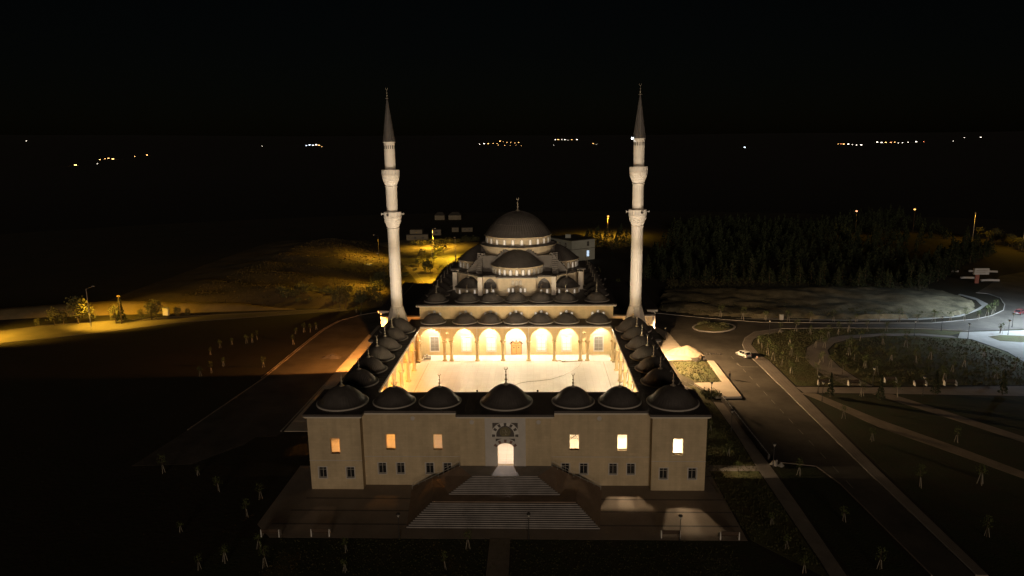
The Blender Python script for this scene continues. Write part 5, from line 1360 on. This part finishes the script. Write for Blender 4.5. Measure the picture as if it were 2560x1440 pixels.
# grass blades, uncountable
def grass(name, poly, n, h0, h1, z, label):
    random.seed(len(label) + n)
    mb = MB()
    xs_ = [p[0] for p in poly]; ys_ = [p[1] for p in poly]
    k = 0
    while k < n:
        x, y = random.uniform(min(xs_), max(xs_)), random.uniform(min(ys_), max(ys_))
        if not inside((x, y), poly): n -= .25; continue
        k += 1
        h = random.uniform(h0, h1)
        for _ in range(3):
            a = random.uniform(0, 6.28); w = h * .22; dx, dy = math.cos(a), math.sin(a); ox, oy = random.gauss(0, h * .3), random.gauss(0, h * .3)
            b = len(mb.v); mb.v += [(x + ox - dx * w, y + oy - dy * w, z), (x + ox + dx * w, y + oy + dy * w, z), (x + ox + random.gauss(0, h * .35), y + oy + random.gauss(0, h * .35), z + h)]
            mb.face((b, b + 1, b + 2))
    return tag(obj(name, mb, 'grass_blade'), label, 'grass', None, 'stuff')
grass('grass', [(60.8, 47.0), (76, 47.2), (69.2, 60.8), (73.6, 76), (86.7, 87.3), (98.5, 89.7), (111.8, 93.4), (90.3, 95.0), (73.6, 94.0), (66.6, 88.2), (60.8, 78.6), (60.9, 64)], 4200, .12, .35, .03, 'tufts of grass on the right lawn')
grass('grass', D['grass_lit'], 900, .12, .35, .10, 'tufts of grass in the lit patch by the raised walkway')
grass('grass', [(33.0, -13.5), (39.9, -20), (40.1, 8), (40.5, 21), (40.4, 37), (31, 40), (30.8, 11)], 2600, .1, .28, .018, 'tufts of grass along the right side of the mosque')
grass('grass', [(77.6, 47.2), (118, 47.6), (119.5, 63.4), (118.5, 83.0), (97.3, 86.4), (82.6, 79.7), (76.4, 67)], 4200, .15, .5, .026, 'tufts of grass on the lawn inside the looping path')
grass('grass', fp, 4200, .2, .6, .55, 'dry tufts in the field beyond the upper road')
def slope_tufts():
    random.seed(77)
    mb = MB()
    for _ in range(9000):
        x, y = random.uniform(-118, -36), random.uniform(124, 292)
        z = slope_h(x, y)
        if z < .15: continue
        h = random.uniform(.15, .55)
        for q in range(3):
            a = random.uniform(0, 6.28); w = h * .3; ox, oy = random.gauss(0, h * .35), random.gauss(0, h * .35)
            b = len(mb.v); mb.v += [(x + ox - math.cos(a) * w, y + oy - math.sin(a) * w, z - .05), (x + ox + math.cos(a) * w, y + oy + math.sin(a) * w, z - .05), (x + ox + random.gauss(0, h * .4), y + oy + random.gauss(0, h * .4), z + h)]
            mb.face((b, b + 1, b + 2))
    tag(obj('grass', mb, 'dry_blade'), 'rough dry tufts on the slope behind the left minaret', 'grass', None, 'stuff')
slope_tufts()
grass('grass', [(-30, -13.9), (30, -13.9), (30, -22), (-30, -22)], 2200, .06, .18, .02, 'tufts of grass on the front lawn')

# ================================================================== STREET FURNITURE, VEHICLES, PEOPLE
random.seed(31)
def garden_lamp():
    t = thing('garden_lamp', 'x', 'lamp post', (0, 0, 0))
    obj('base', MB().lathe([(.16, 0), (.16, .05), (.09, .1), (.07, .5), (0, .5)], 12), 'dark_metal', t, smooth=True)
    obj('post', MB().tube((0, 0, .4), (0, 0, 3.15), .055, .045, 8), 'dark_metal', t)
    obj('lantern', MB().lathe([(.05, 3.1), (.12, 3.2), (.24, 3.52), (.0, 3.52)], 12), 'lamp_glass', t, smooth=True)
    obj('cap', MB().lathe([(.27, 3.5), (.30, 3.56), (.22, 3.68), (0, 3.72)], 14), 'dark_metal', t, smooth=True)
    index_kids(t); return t
gl = [garden_lamp()]
names = ['unlit lantern post by the lit plaza edge at the bottom right', 'unlit lantern post at the left end of the stairs', 'unlit lantern post in front of the middle of the stairs', 'unlit lantern post among shrubs by the raised walkway', 'slim lantern post on the lit side bed next to the sand heap']
for i, (x, y) in enumerate(D['lamps']):
    lb = names[i] if i < 5 else ('unlit lantern post on the footpath beside the road wall' if x < 50 else 'unlit lantern post in the right-hand park')
    gr = 'lantern posts of the forecourt' if i < 5 else ('lantern posts by the road wall' if x < 50 else 'lantern posts in the park')
    place(gl, i, (x, y, .02), lb, gr, 1.0 if i < 5 else 1.15)
def disc_lamp():
    t = thing('path_lamp', 'x', 'lamp post', (0, 0, 0))
    obj('post', MB().tube((0, 0, 0), (0, 0, 3.6), .05, .04, 8), 'grey_metal', t)
    obj('head', MB().lathe([(0, 3.6), (.12, 3.6), (.5, 3.7), (.5, 3.75), (.1, 3.85), (0, 3.85)], 14), 'sign_white', t, smooth=True)
    index_kids(t); return t
dl = [disc_lamp()]
for i, (x, y) in enumerate(D['row_lamps']):
    place(dl, i, (x, y, .02), 'post lamp with pale disc head in the row right of the prayer hall', 'disc lamps beside the prayer hall')
# benches
def bench():
    t = thing('bench', 'x', 'bench', (0, 0, 0))
    for k in range(4): obj('seat_slat', MB().box(-.95, .95, -.26 + k * .13, -.15 + k * .13, .42, .47), 'bench_wood', t)
    for k in range(3): obj('back_slat', MB().box(-.95, .95, .24 + k * .015, .28 + k * .015, .55 + k * .14, .66 + k * .14), 'bench_wood', t)
    for s in (-1, 1):
        obj('leg', MB().hexa([(s * .98 - .06, -.3, 0), (s * .98 + .06, -.3, 0), (s * .98 + .06, .32, 0), (s * .98 - .06, .32, 0), (s * .98 - .05, -.26, .6), (s * .98 + .05, -.26, .6), (s * .98 + .05, .28, .9), (s * .98 - .05, .28, .9)]), 'bench_leg', t)
    index_kids(t); return t
bn = [bench()]
bl = ['dark slatted bench with pale legs left of the bottom right lantern', 'dark slatted bench with pale legs right of the bottom right lantern', 'bench with pale ends at the far left of the front plaza', 'bench with pale ends left of the stairs on the front plaza', 'bench with pale ends at the road end of the promenade', 'second bench of the promenade counted from the road', 'third bench of the promenade counted from the road', 'fourth bench of the promenade counted from the road', 'fifth bench of the promenade counted from the road']
for i, (x, y) in enumerate(D['bench']):
    place(bn, i, (x, y, .02 if i < 4 else .05), bl[i], 'benches', 1.25, PI if i < 4 else 0.0)
# street lamps
def street_lamp(x, y, h, ang, m, color, inten, label, arm=1.6, spot=150, pole='galvanised', tilt=.0, cat='street lamp', grp=None, drop=False, z0=0.0):
    t = thing('street_lamp', label, cat, (x, y, z0), grp)
    h = h + z0
    ux, uy = math.cos(ang), math.sin(ang)
    wobj('pole', MB().tube((x, y, z0 - .2), (x, y, h), .14 if not drop else .07, .07 if not drop else .05, 10), pole, t, True)
    wobj('arm', MB().tube((x, y, h - .1), (x + ux * arm, y + uy * arm, h + .25), .05, .04, 8), pole, t)
    hx, hy, hz = x + ux * (arm + .3), y + uy * (arm + .3), h + .25
    wobj('head', MB().hexa([(hx - .42, hy - .2, hz), (hx + .42, hy - .2, hz), (hx + .42, hy + .2, hz), (hx - .42, hy + .2, hz), (hx - .3, hy - .14, hz + .18), (hx + .3, hy - .14, hz + .18), (hx + .3, hy + .14, hz + .18), (hx - .3, hy + .14, hz + .18)]), 'grey_metal', t)
    if drop: wobj('lens', MB().lathe([(0, -.7), (.4, -.6), (.55, -.3), (.45, -.01), (0, -.005)], 14, (hx, hy, hz)), m, t, True)
    else: wobj('lens', MB().hexa([(hx - .34, hy - .12, hz - .02), (hx + .34, hy - .12, hz - .02), (hx + .34, hy + .12, hz - .02), (hx - .34, hy + .12, hz - .02), (hx - .36, hy - .17, hz - .004), (hx + .36, hy - .17, hz - .004), (hx + .36, hy + .17, hz - .004), (hx - .36, hy + .17, hz - .004)]), m, t)
    if inten: light(t, (hx, hy, hz - (1.0 if drop else .3)), color, inten, .2, spot, (hx + ux * tilt, hy + uy * tilt, 0), .6)
    return t
SOD = (1.0, .52, .035)
street_lamp(-152, 84, 9, .9, 'lamp_sodium', SOD, 2200, 'sodium street lamp at the left edge over the far road', spot=122, tilt=5)
street_lamp(-127.9, 98.3, 12, 1.3, 'lamp_sodium', SOD, 3200, 'tall pole on the far left road beside the lit tree', spot=126, tilt=6, pole='grey_metal', arm=2.2)
street_lamp(-49.5, 262, 10, -.6, 'lamp_sodium', SOD, 4600, 'sodium lamp pole above the far bend of the dual carriageway')
street_lamp(-40.4, 197.7, 10, 2.4, 'lamp_sodium', SOD, 900, 'sodium lamp on the planted median behind the left minaret')
street_lamp(-33.1, 222, 10, 1.8, 'lamp_sodium', (1, .60, .025), 3800, 'sodium lamp beside the carriageway near the left semi-dome')
street_lamp(-30.0, 168, 9, 3.0, 'lamp_sodium', (1, .54, .025), 3600, 'sodium lamp over the near carriageway behind the left domes')
street_lamp(-70, 226, 11, 3.6, 'lamp_sodium', SOD, 2000, 'sodium lamp on the upper slope left of the dual carriageway', spot=165, z0=slope_h(-70, 226), pole='dark_metal', tilt=6)
street_lamp(-50, 146, 13, 3.4, 'lamp_sodium', SOD, 2200, 'sodium lamp on the slope right behind the left minaret', spot=128, z0=slope_h(-50, 146), pole='dark_metal', tilt=13)
street_lamp(45.8, 304.2, 11.5, -1.57, 'lamp_sodium', SOD, 5200, 'lit street lamp glowing above the conifers behind the hall', arm=.6, spot=165, drop=True, pole='bark')
for (x, y), lb, mm in zip(D['lamp_far'][1:], ('reddish street lamp above the dark pines, left of the pair', 'orange street lamp above the dark pines, right of the pair', 'orange-lit concrete pole above the pines near the right edge', 'orange-lit concrete pole with crossarms at the right edge'), ('lamp_sodium_red', 'lamp_sodium', 'lamp_sodium', 'lamp_sodium')):
    street_lamp(x, y, 14, -2.2, mm, SOD, 380 if x > 225 else 120, lb, arm=.8, spot=160, tilt=5, drop=x < 225, pole='bark' if x < 225 else 'galvanised')
street_lamp(150, 92, 18, 2.8, 'lamp_cool', COOL, 9000, 'cool white street lamp at the right edge above the plaza', arm=2.0, spot=165)
# utility pole near the far left road
up = thing('utility_pole', 'thin dark utility pole rising above the far left road', 'pole', (-122.0, 104, 0))
wobj('pole', MB().tube((-122, 104, 0), (-122, 104, 9), .16, .10, 8), 'bark', up)
wobj('crossarm', MB().box(-122.6, -121.4, 103.9, 104.1, 8.4, 8.55), 'bark', up)
# ------------------------------------------------------------------ cars
def car(name, label, loc, rz, paint, L=4.3, Wd=1.78):
    t = thing(name, label, 'car', (0, 0, 0))
    hw = Wd / 2
    st = [(-L / 2, .42, .62, .86), (-L / 2 + .12, .28, .82, .95), (-1.3, .22, .92, 1.0), (0, .22, .94, 1.0), (1.0, .22, .92, 1.0), (L / 2 - .75, .24, .84, .98), (L / 2 - .15, .28, .68, .93), (L / 2, .40, .56, .82)]
    mb = MB()
    for x, zb, zt, k in st:
        w = hw * k
        mb.v += [(x, -w * .92, zb), (x, -w, zb + .14), (x, -w, zt - .18), (x, -w * .93, zt), (x, w * .93, zt), (x, w, zt - .18), (x, w, zb + .14), (x, w * .92, zb)]
    for i in range(len(st) - 1):
        for j in range(8):
            a, b = i * 8 + j, i * 8 + (j + 1) % 8
            mb.face((a, b, b + 8, a + 8))
    mb.face(tuple(range(8))[::-1]); mb.face(tuple((len(st) - 1) * 8 + j for j in range(8)))
    obj('body', mb, paint, t, smooth=True)
    gh = [(-L / 2 + .18, .86, .86), (-L / 2 + .55, 1.40, .76), (.35, 1.46, .76), (1.15, .90, .88)]
    g = MB()
    lo_z = .88
    A0, A1, A2, A3 = gh
    P = lambda x, w, z: (x, w * hw, z)
    bot = [P(A0[0], -.88, lo_z), P(A3[0], -.88, lo_z), P(A3[0], .88, lo_z), P(A0[0], .88, lo_z)]
    top = [P(A1[0], -.72, 1.42), P(A2[0], -.72, 1.42), P(A2[0], .72, 1.42), P(A1[0], .72, 1.42)]
    g.hexa(bot + top)
    obj('windows', g, 'glass_dark', t)
    obj('roof', MB().hexa([P(A1[0] - .06, -.74, 1.415), P(A2[0] + .06, -.74, 1.415), P(A2[0] + .06, .74, 1.415), P(A1[0] - .06, .74, 1.415), P(A1[0] + .1, -.62, 1.5), P(A2[0] - .1, -.62, 1.5), P(A2[0] - .1, .62, 1.5), P(A1[0] + .1, .62, 1.5)]), paint, t)
    for s in (-1, 1):
        obj('pillar', MB().tube(P(A0[0] + .02, s * .87, lo_z), P(A1[0], s * .73, 1.43), .06, .05, 6).tube(P(A3[0], s * .87, lo_z), P(A2[0], s * .73, 1.43), .05, .05, 6).tube(P(-.35, s * .885, lo_z), P(-.35, s * .735, 1.43), .045, .045, 6).tube(P(-1.25, s * .885, lo_z), P(-1.3, s * .735, 1.43), .06, .05, 6), paint, t)
        obj('mirror', MB().box(.85, 1.02, min(s * hw, s * (hw + .16)), max(s * hw, s * (hw + .16)), .92, 1.05), paint, t)
        obj('taillight', MB().box(-L / 2 - .01, -L / 2 + .12, min(s * hw * .62, s * hw * .93), max(s * hw * .62, s * hw * .93), .68, .88), 'tail_red', t)
        obj('headlight', MB().box(L / 2 - .12, L / 2 + .0, min(s * hw * .5, s * hw * .86), max(s * hw * .5, s * hw * .86), .5, .62), 'lamp_glass', t)
        for x in (-L / 2 + .78, L / 2 - .85):
            wm = MB().lathe([(.0, -.11), (.2, -.11), (.31, -.1), (.33, -.04), (.33, .08), (.2, .1)], 18)
            wm.v = [(a, c_ * -s, b) for a, b, c_ in wm.v]
            wh = obj('wheel', wm, 'tyre', t, (x, s * (hw - .08), .33), smooth=True)
            rm = MB().lathe([(0, .02), (.2, .0), (.2, .02)], 12); rm.v = [(a, c_ * s + s * .115, b) for a, b, c_ in rm.v]
            obj('rim', rm, 'grey_metal', wh, (x, s * (hw - .08), .33))
    obj('bumper', MB().box(-L / 2 - .04, -L / 2 + .1, -hw * .8, hw * .8, .34, .52), 'grey_metal', t)
    obj('number_plate', MB().box(-L / 2 - .052, -L / 2 - .035, -.26, .26, .56, .68), 'sign_white', t)
    t.location = loc; t.rotation_euler = (0, 0, rz)
    return t
car('parked_car', 'white hatchback parked at the bend of the right pavement', (55.6, 68.6, .02), R(112), 'car_white', 4.2)
c2 = car('parked_car', 'dark red car at the right edge beside a bright bluish light', (150.2, 111.0, .02), R(35), 'car_red')
bl_ = thing('beacon_light', 'bright bluish white beacon beside the red car', 'light', (152.3, 110.0, 0))
wobj('stand', MB().tube((152.3, 110, 0), (152.3, 110, 1.4), .06), 'dark_metal', bl_)
wobj('lens', MB().lathe([(0, 1.4), (.45, 1.45), (.5, 1.8), (.3, 2.0), (0, 2.05)], 14, (152.3, 110, 0)), 'glow_blue', bl_)
# ------------------------------------------------------------------ people
def person(name, label, joints, edges, rad, mats, loc, rz, hair):
    t = thing(name, label, 'person', (0, 0, 0))
    me = bpy.data.meshes.new('body')
    me.from_pydata([tuple(j) for j in joints], edges, [])
    b = put('body', me, t)
    sk = b.modifiers.new('skin', 'SKIN'); sk.use_smooth_shade = True
    for i, r_ in enumerate(rad):
        v = me.skin_vertices[0].data[i]; v.radius = (r_, r_ * (.72 if i in (0, 1, 2) else 1)); v.use_root = (i == 0)
    ss_ = b.modifiers.new('sub', 'SUBSURF'); ss_.levels = 1; ss_.render_levels = 2
    M = bpy.data.materials.new('clothed_' + name); M.use_nodes = True
    n_, l_ = M.node_tree.nodes, M.node_tree.links
    tc = n_.new('ShaderNodeTexCoord'); sp = n_.new('ShaderNodeSeparateXYZ'); l_.new(tc.outputs['Object'], sp.inputs[0])
    rp_ = n_.new('ShaderNodeValToRGB'); rp_.color_ramp.interpolation = 'CONSTANT'
    mp = n_.new('ShaderNodeMapRange'); mp.inputs[2].default_value = 2.0; l_.new(sp.outputs[2], mp.inputs[0]); l_.new(mp.outputs[0], rp_.inputs[0])
    el = rp_.color_ramp.elements
    while len(el) > 1: el.remove(el[-1])
    el[0].position = 0; el[0].color = (*mats[0][1], 1)
    for z, c_ in mats[1:]:
        e = el.new(z / 2.0); e.color = (*c_, 1)
    l_.new(rp_.outputs[0], n_['Principled BSDF'].inputs['Base Color']); n_['Principled BSDF'].inputs['Roughness'].default_value = .85
    me.materials.append(M)
    hm = MB().lathe([(.0, .12), (.07, .1), (.105, .03), (.11, -.04), (.09, -.09)], 12)
    hp = Vector(joints[4]); hm.v = [(hp.x + a, hp.y + .015 + b_ * 1.08, hp.z + .04 + c_) for a, b_, c_ in hm.v]
    obj('hair', hm, 'clothes_dark', t, smooth=True)
    t.location = loc; t.rotation_euler = (0, 0, rz)
    return t
stand_j = [(0, 0, .95), (0, 0, 1.18), (0, .0, 1.40), (0, -.01, 1.50), (0, -.03, 1.64), (.19, 0, 1.38), (.26, .03, 1.12), (.27, -.06, .88), (.27, -.09, .78), (-.19, 0, 1.38), (-.26, .03, 1.12), (-.27, -.06, .88), (-.27, -.09, .78), (.10, 0, .90), (.11, -.06, .50), (.11, .06, .09), (.12, -.10, .04), (-.10, 0, .90), (-.11, .04, .50), (-.11, .12, .10), (-.12, -.02, .04)]
stand_e = [(0, 1), (1, 2), (2, 3), (3, 4), (2, 5), (5, 6), (6, 7), (7, 8), (2, 9), (9, 10), (10, 11), (11, 12), (0, 13), (13, 14), (14, 15), (15, 16), (0, 17), (17, 18), (18, 19), (19, 20)]
stand_r = [.16, .15, .17, .06, .10, .075, .055, .042, .035, .075, .055, .042, .035, .095, .07, .05, .04, .095, .07, .05, .04]
person('person', 'person in dark clothes standing on the lit road', stand_j, stand_e, stand_r, [(0, (.02, .018, .016)), (.10, (.03, .03, .035)), (.92, (.035, .028, .026)), (1.46, (.36, .24, .17))], (47.6, 51.3, .02), R(200), True)
sit_j = [(0, 0, .30), (0, .02, .55), (0, -.02, .78), (0, -.05, .88), (0, -.08, 1.02), (.19, -.02, .76), (.25, -.16, .56), (.16, -.36, .52), (.12, -.42, .52), (-.19, -.02, .76), (-.25, -.16, .56), (-.16, -.36, .52), (-.12, -.42, .52), (.10, -.05, .30), (.13, -.42, .50), (.13, -.46, .09), (.13, -.60, .04), (-.10, -.05, .30), (-.13, -.42, .50), (-.13, -.48, .09), (-.13, -.62, .04)]
person('person', 'person in a pale reddish top sitting on the kerb behind the white car', sit_j, stand_e, stand_r, [(0, (.03, .03, .035)), (.34, (.45, .30, .25)), (.86, (.36, .24, .17))], (58.0, 65.6, .13), R(-60), True)
# ------------------------------------------------------------------ heaps and site things
def heap(name, label, cx, cy_, rx, ry, h, m, cat='heap'):
    mb = MB(); rings, seg = 9, 26
    for q in range(rings + 1):
        f = 1 - q / rings
        for i in range(seg):
            a = 2 * PI * i / seg
            w = 1 + .18 * math.sin(3 * a + cx) + .09 * math.sin(7 * a)
            nz_ = _noise.noise(Vector((math.cos(a) * f * 2.5, math.sin(a) * f * 2.5, cx))) * .22
            mb.v.append((cx + rx * f * w * math.cos(a), cy_ + ry * f * w * math.sin(a), h * (1 - f ** 1.3) * (1 + nz_) - .02))
    for q in range(rings):
        for i in range(seg):
            j = (i + 1) % seg
            mb.face((q * seg + i, q * seg + j, (q + 1) * seg + j, (q + 1) * seg + i))
    return tag(obj(name, mb, m, smooth=True), label, cat)
heap('sand_heap', 'pale sand heap tipped on the lit forecourt right of the mosque', 42.3, 71.2, 4.6, 3.4, 1.9, 'sand')
heap('gravel_heap', 'dark low heap on the orange-lit left forecourt', -46.9, 68.8, 2.6, 1.9, .9, 'dark_stone')
for k in range(5): tag(obj('rubble_stone', MB().hexa([(47.2 + k * .8 + a * .2, 70.3 + math.sin(k) * .3 + b * .16, z) for z in (0.02, .24) for a, b in ((-1, -1), (1, -1), (1, 1), (-1, 1))]), 'dark_stone'), 'small stone in the row trailing off the sand heap', 'stone', 'stones by the sand heap')
mx = thing('cement_mixer', 'small machine on a frame at the corner of the raised walkway', 'machine', (44.4, 63.9, 0))
wobj('drum', MB().lathe([(.0, .55), (.35, .55), (.5, .9), (.5, 1.2), (.3, 1.6), (.26, 1.6)], 16, (44.2, 64.6, 0)), 'bark', mx, True)
wobj('frame', MB().box(43.5, 45.3, 64.2, 65.0, .42, .52).tube((43.7, 64.3, .02), (43.7, 64.3, 1.3), .05).tube((45.0, 64.9, .02), (45.0, 64.9, 1.3), .05).tube((43.7, 64.9, .02), (43.7, 64.9, .45), .05).tube((45.0, 64.3, .02), (45.0, 64.3, .45), .05), 'dark_metal', mx)
wobj('motor_box', MB().box(44.75, 45.35, 64.25, 64.95, .53, 1.1), 'dark_stone', mx)
for k, (x, y, r_) in enumerate(((43.4, 8.9, .7), (44.3, 8.4, .55), (44.0, 9.6, .5))):
    heap('boulder', ('largest', 'middle', 'smallest')[k] + ' pale boulder at the end of the road wall', x, y, r_, r_ * .8, r_ * 1.1, 'concrete', 'boulder')
ec = thing('utility_cabinet', 'pale utility cabinet beside the upper footpath', 'cabinet', (77.2, 105.0, 0))
wobj('case', MB().box(76.7, 77.7, 104.7, 105.3, .1, 1.6), 'sign_white', ec); wobj('plinth', MB().box(76.8, 77.6, 104.75, 105.25, 0, .1), 'concrete', ec); wobj('lid', MB().box(76.6, 77.8, 104.6, 105.4, 1.603, 1.68), 'grey_metal', ec)
ec = thing('utility_cabinet', 'small pale cabinet on the far left bank', 'cabinet', (-113, 113.5, 1.0))
wobj('case', MB().box(-114.0, -112.2, 113, 114, .3, 2.7), 'bench_leg', ec); wobj('lid', MB().box(-114.1, -112.1, 112.9, 114.1, 2.703, 2.8), 'grey_metal', ec)
ec = thing('utility_cabinet', 'small white hut on the dark slope left of the minaret', 'cabinet', (-68.3, 198.8, 0))
wobj('case', MB().box(-69.3, -67.3, 198, 199.6, 0, 2.0), 'sign_white', ec); wobj('lid', MB().box(-69.5, -67.1, 197.8, 199.8, 2.003, 2.1), 'grey_metal', ec)
# sign at the roundabout garden
sg = thing('entrance_sign', 'white sign board on a red pillar in the garden at the upper right', 'sign', (166, 158.5, 0))
wobj('pillar', MB().box(165.3, 166.7, 158.2, 158.8, 0, 3.3), 'sign_red', sg)
wobj('board', MB().box(164.6, 169.9, 158.0, 158.9, 3.303, 5.6), 'sign_white', sg)
wobj('lettering', MB().box(165.2, 169.2, 157.96, 157.995, 4.55, 4.95).box(165.2, 168.6, 157.96, 157.995, 3.85, 4.15), 'grey_metal', sg)
for i, (x, y, w) in enumerate(((168.0, 167.5, 5.0), (173.2, 162.3, 6.5), (171.5, 181.6, 2.6), (178, 181.4, 2.6), (184, 180.3, 6.4))):
    lb = ('pale low bed wall left of the sign pillar', 'long pale low bed wall right of the sign pillar', 'short pale wall behind the sign, first from its side', 'short pale wall behind the sign, second from its side', 'long pale wall behind the sign board')[i]
    b_ = thing('bed_wall', lb, 'wall', (x, y, 0), 'bed walls of the sign garden')
    mb = MB()
    pts = [(x - w / 2 + w * k / 6, y + .5 * math.sin(k * .6), .0) for k in range(7)]
    for a, b in zip(pts, pts[1:]): mb.hexa([(a[0], a[1] - .3, 0), (b[0], b[1] - .3, 0), (b[0], b[1] + .3, 0), (a[0], a[1] + .3, 0), (a[0], a[1] - .3, .7), (b[0], b[1] - .3, .7), (b[0], b[1] + .3, .7), (a[0], a[1] + .3, .7)])
    wobj('wall_body', mb, 'sign_white', b_)
# ================================================================== BUILDINGS BEHIND
def house(name, label, pts, h, m, wins=(), roof=.35, floors=(), group=None, roofm='roof_dark', extra=()):
    cx = sum(p[0] for p in pts) / len(pts); cy_ = sum(p[1] for p in pts) / len(pts)
    t = thing(name, label, 'building', (cx, cy_, 0), group)
    wobj('wall', MB().prism(pts, 0, h), m, t)
    e = [(cx + (x - cx) * 1.04, cy_ + (y - cy_) * 1.04) for x, y in pts]
    rf = wobj('roof', MB().prism(e, h + .003, h + roof), roofm, t)
    for z in floors:
        e2 = [(cx + (x - cx) * 1.006, cy_ + (y - cy_) * 1.006) for x, y in pts]
        wobj('floor_band', MB().prism(e2, z - .1, z + .1), 'dark_stone', t)
    for (edge, f, z0, z1, w, pane) in wins:
        a, b = Vector((*pts[edge], 0)), Vector((*pts[(edge + 1) % len(pts)], 0))
        u = (b - a).normalized(); c_ = a + (b - a) * f; ang = math.atan2(u.y, u.x)
        put('window', win_rect_mesh(w, z1 - z0, pane=pane, bars_z=(.5,)), t, (c_.x + u.y * .05, c_.y - u.x * .05, z0), (0, 0, ang))
    for q in extra: wobj('rooftop_box', MB().box(*q), m, rf)
    return t
house('school_building', 'pale two-storey block with one bright bluish window behind the hall', [(20.5, 213.5), (31.5, 221), (22.5, 236), (10.5, 228)], 9.4, 'house_cool',
      [(0, .70, 6.4, 8.6, 1.3, 'glass_dark'), (0, .70, 1.6, 4.4, 1.5, 'pane_blue'), (3, .25, 6.2, 8.2, 1.4, 'glass_dark'), (3, .5, 6.2, 8.2, 1.4, 'glass_dark'), (3, .75, 6.2, 8.2, 1.4, 'glass_dark'), (3, .35, 2.2, 4.4, 1.4, 'glass_dark'), (3, .65, 2.2, 4.4, 1.4, 'glass_dark')], floors=(5.4,), extra=((18, 20.5, 222, 224.5, 9.76, 11.4),))
house('roadside_building', 'flat yellow-lit building with a stepped upper box behind the left minaret', [(-69, 292), (-57, 294), (-58, 302), (-70, 300)], 3.0, 'house_wall', [(0, .75, .8, 2.0, 1.2, 'glass_dark'), (0, .4, .8, 2.0, 1.2, 'glass_dark')], extra=((-67.5, -60.5, 295, 300, 3.36, 5.6),))
house('roadside_building', 'dim flat building right behind the yellow-lit one', [(-58, 314), (-52.5, 315), (-53, 320), (-58.5, 319)], 3.2, 'house_wall', [(0, .5, .9, 2.1, 1.4, 'glass_dark')])
house('roadside_building', 'small dim square building left of a thin pole in the far dark', [(-47.7, 330), (-43.6, 330.5), (-44, 334), (-48, 333.5)], 2.6, 'house_wall', [(0, .5, .9, 1.9, 1, 'glass_dark')])
house('roadside_building', 'long dim low building right of a thin pole in the far dark', [(-41.6, 330), (-35, 331), (-35.3, 335), (-42, 334)], 2.4, 'house_wall', [(0, .3, .9, 1.9, 1, 'glass_dark'), (0, .7, .9, 1.9, 1, 'glass_dark')])
fh = thing('farmhouse', 'faint farmhouse with pitched roofs in the dark beyond the road', 'building', (-60, 408, 0))
for k, (x, w) in enumerate(((-65.5, 7), (-54.5, 9))):
    wobj('wall', MB().box(x - w / 2, x + w / 2, 404, 411, 0, 3.2), 'house_wall', fh)
    wobj('roof', MB().hexa([(x - w / 2 - .4, 403.6, 3.203), (x + w / 2 + .4, 403.6, 3.203), (x + w / 2 + .4, 411.4, 3.203), (x - w / 2 - .4, 411.4, 3.203), (x - w / 4, 407.3, 5.4), (x + w / 4, 407.3, 5.4), (x + w / 4, 407.7, 5.4), (x - w / 4, 407.7, 5.4)]), 'roof_dark', fh)
# ------------------------------------------------------------------ far villages: small houses with lit windows on the hills
def village_mesh(m):
    mb = MB()
    mb.slot(0).box(-5, 5, -4, 4, 0, 4.5)
    mb.slot(1).hexa([(-5.5, -4.5, 4.503), (5.5, -4.5, 4.503), (5.5, 4.5, 4.503), (-5.5, 4.5, 4.503), (-4, -.1, 7), (4, -.1, 7), (4, .1, 7), (-4, .1, 7)])
    mb.slot(2)
    for x in (-2.8, 0, 2.8): mb.box(x - 1.0, x + 1.0, -4.06, -4.01, 1.0, 3.4)
    return mb.mesh('village_house', ['house_wall', 'roof_dark', m])
vm = {k: village_mesh(m) for k, m in dict(w='glow_white', o='glow_orange', b='glow_blue', r='glow_red').items()}
CN = dict(w='white', o='orange', b='bluish', r='red')
for dx, dy, dz, c in D['village']:
    r_ = 1450
    while r_ < 9000:
        x, y = CAM.x + dx * r_, CAM.y + dy * r_
        if CAM.z + dz * r_ <= hill(x, y) + 2.2: break
        r_ += 8
    s_ = max(.6, r_ / 6500) * random.choice((.55, .75, .9, 1.1, 1.45)) * (1.7 if -.32 < dx < -.28 else 1)
    side_ = 'far left' if dx < -.4 else ('left of the first minaret' if dx < -.2 else ('behind the main dome' if dx < .02 else ('left of the right minaret' if dx < .1 else ('lone' if dx < .3 else 'far right'))))
    lb = {'far left': f'tiny {CN[c]} lit house on the hills at the far left', 'left of the first minaret': f'tiny {CN[c]} lit house of the village left of the left minaret', 'behind the main dome': f'tiny {CN[c]} lit house of the village above the main dome', 'left of the right minaret': f'tiny {CN[c]} lit house on the ridge just left of the right minaret', 'lone': 'lone tiny bluish light in the dark right of the right minaret', 'far right': f'tiny {CN[c]} lit house of the ridge villages at the far right'}[side_]
    o = put('village_house', vm[c], None, (x, y, hill(x, y) - .3), (0, 0, math.atan2(-dx, dy) + random.uniform(-.5, .5)), s_)
    tag(o, lb, 'house', 'village lights ' + side_)
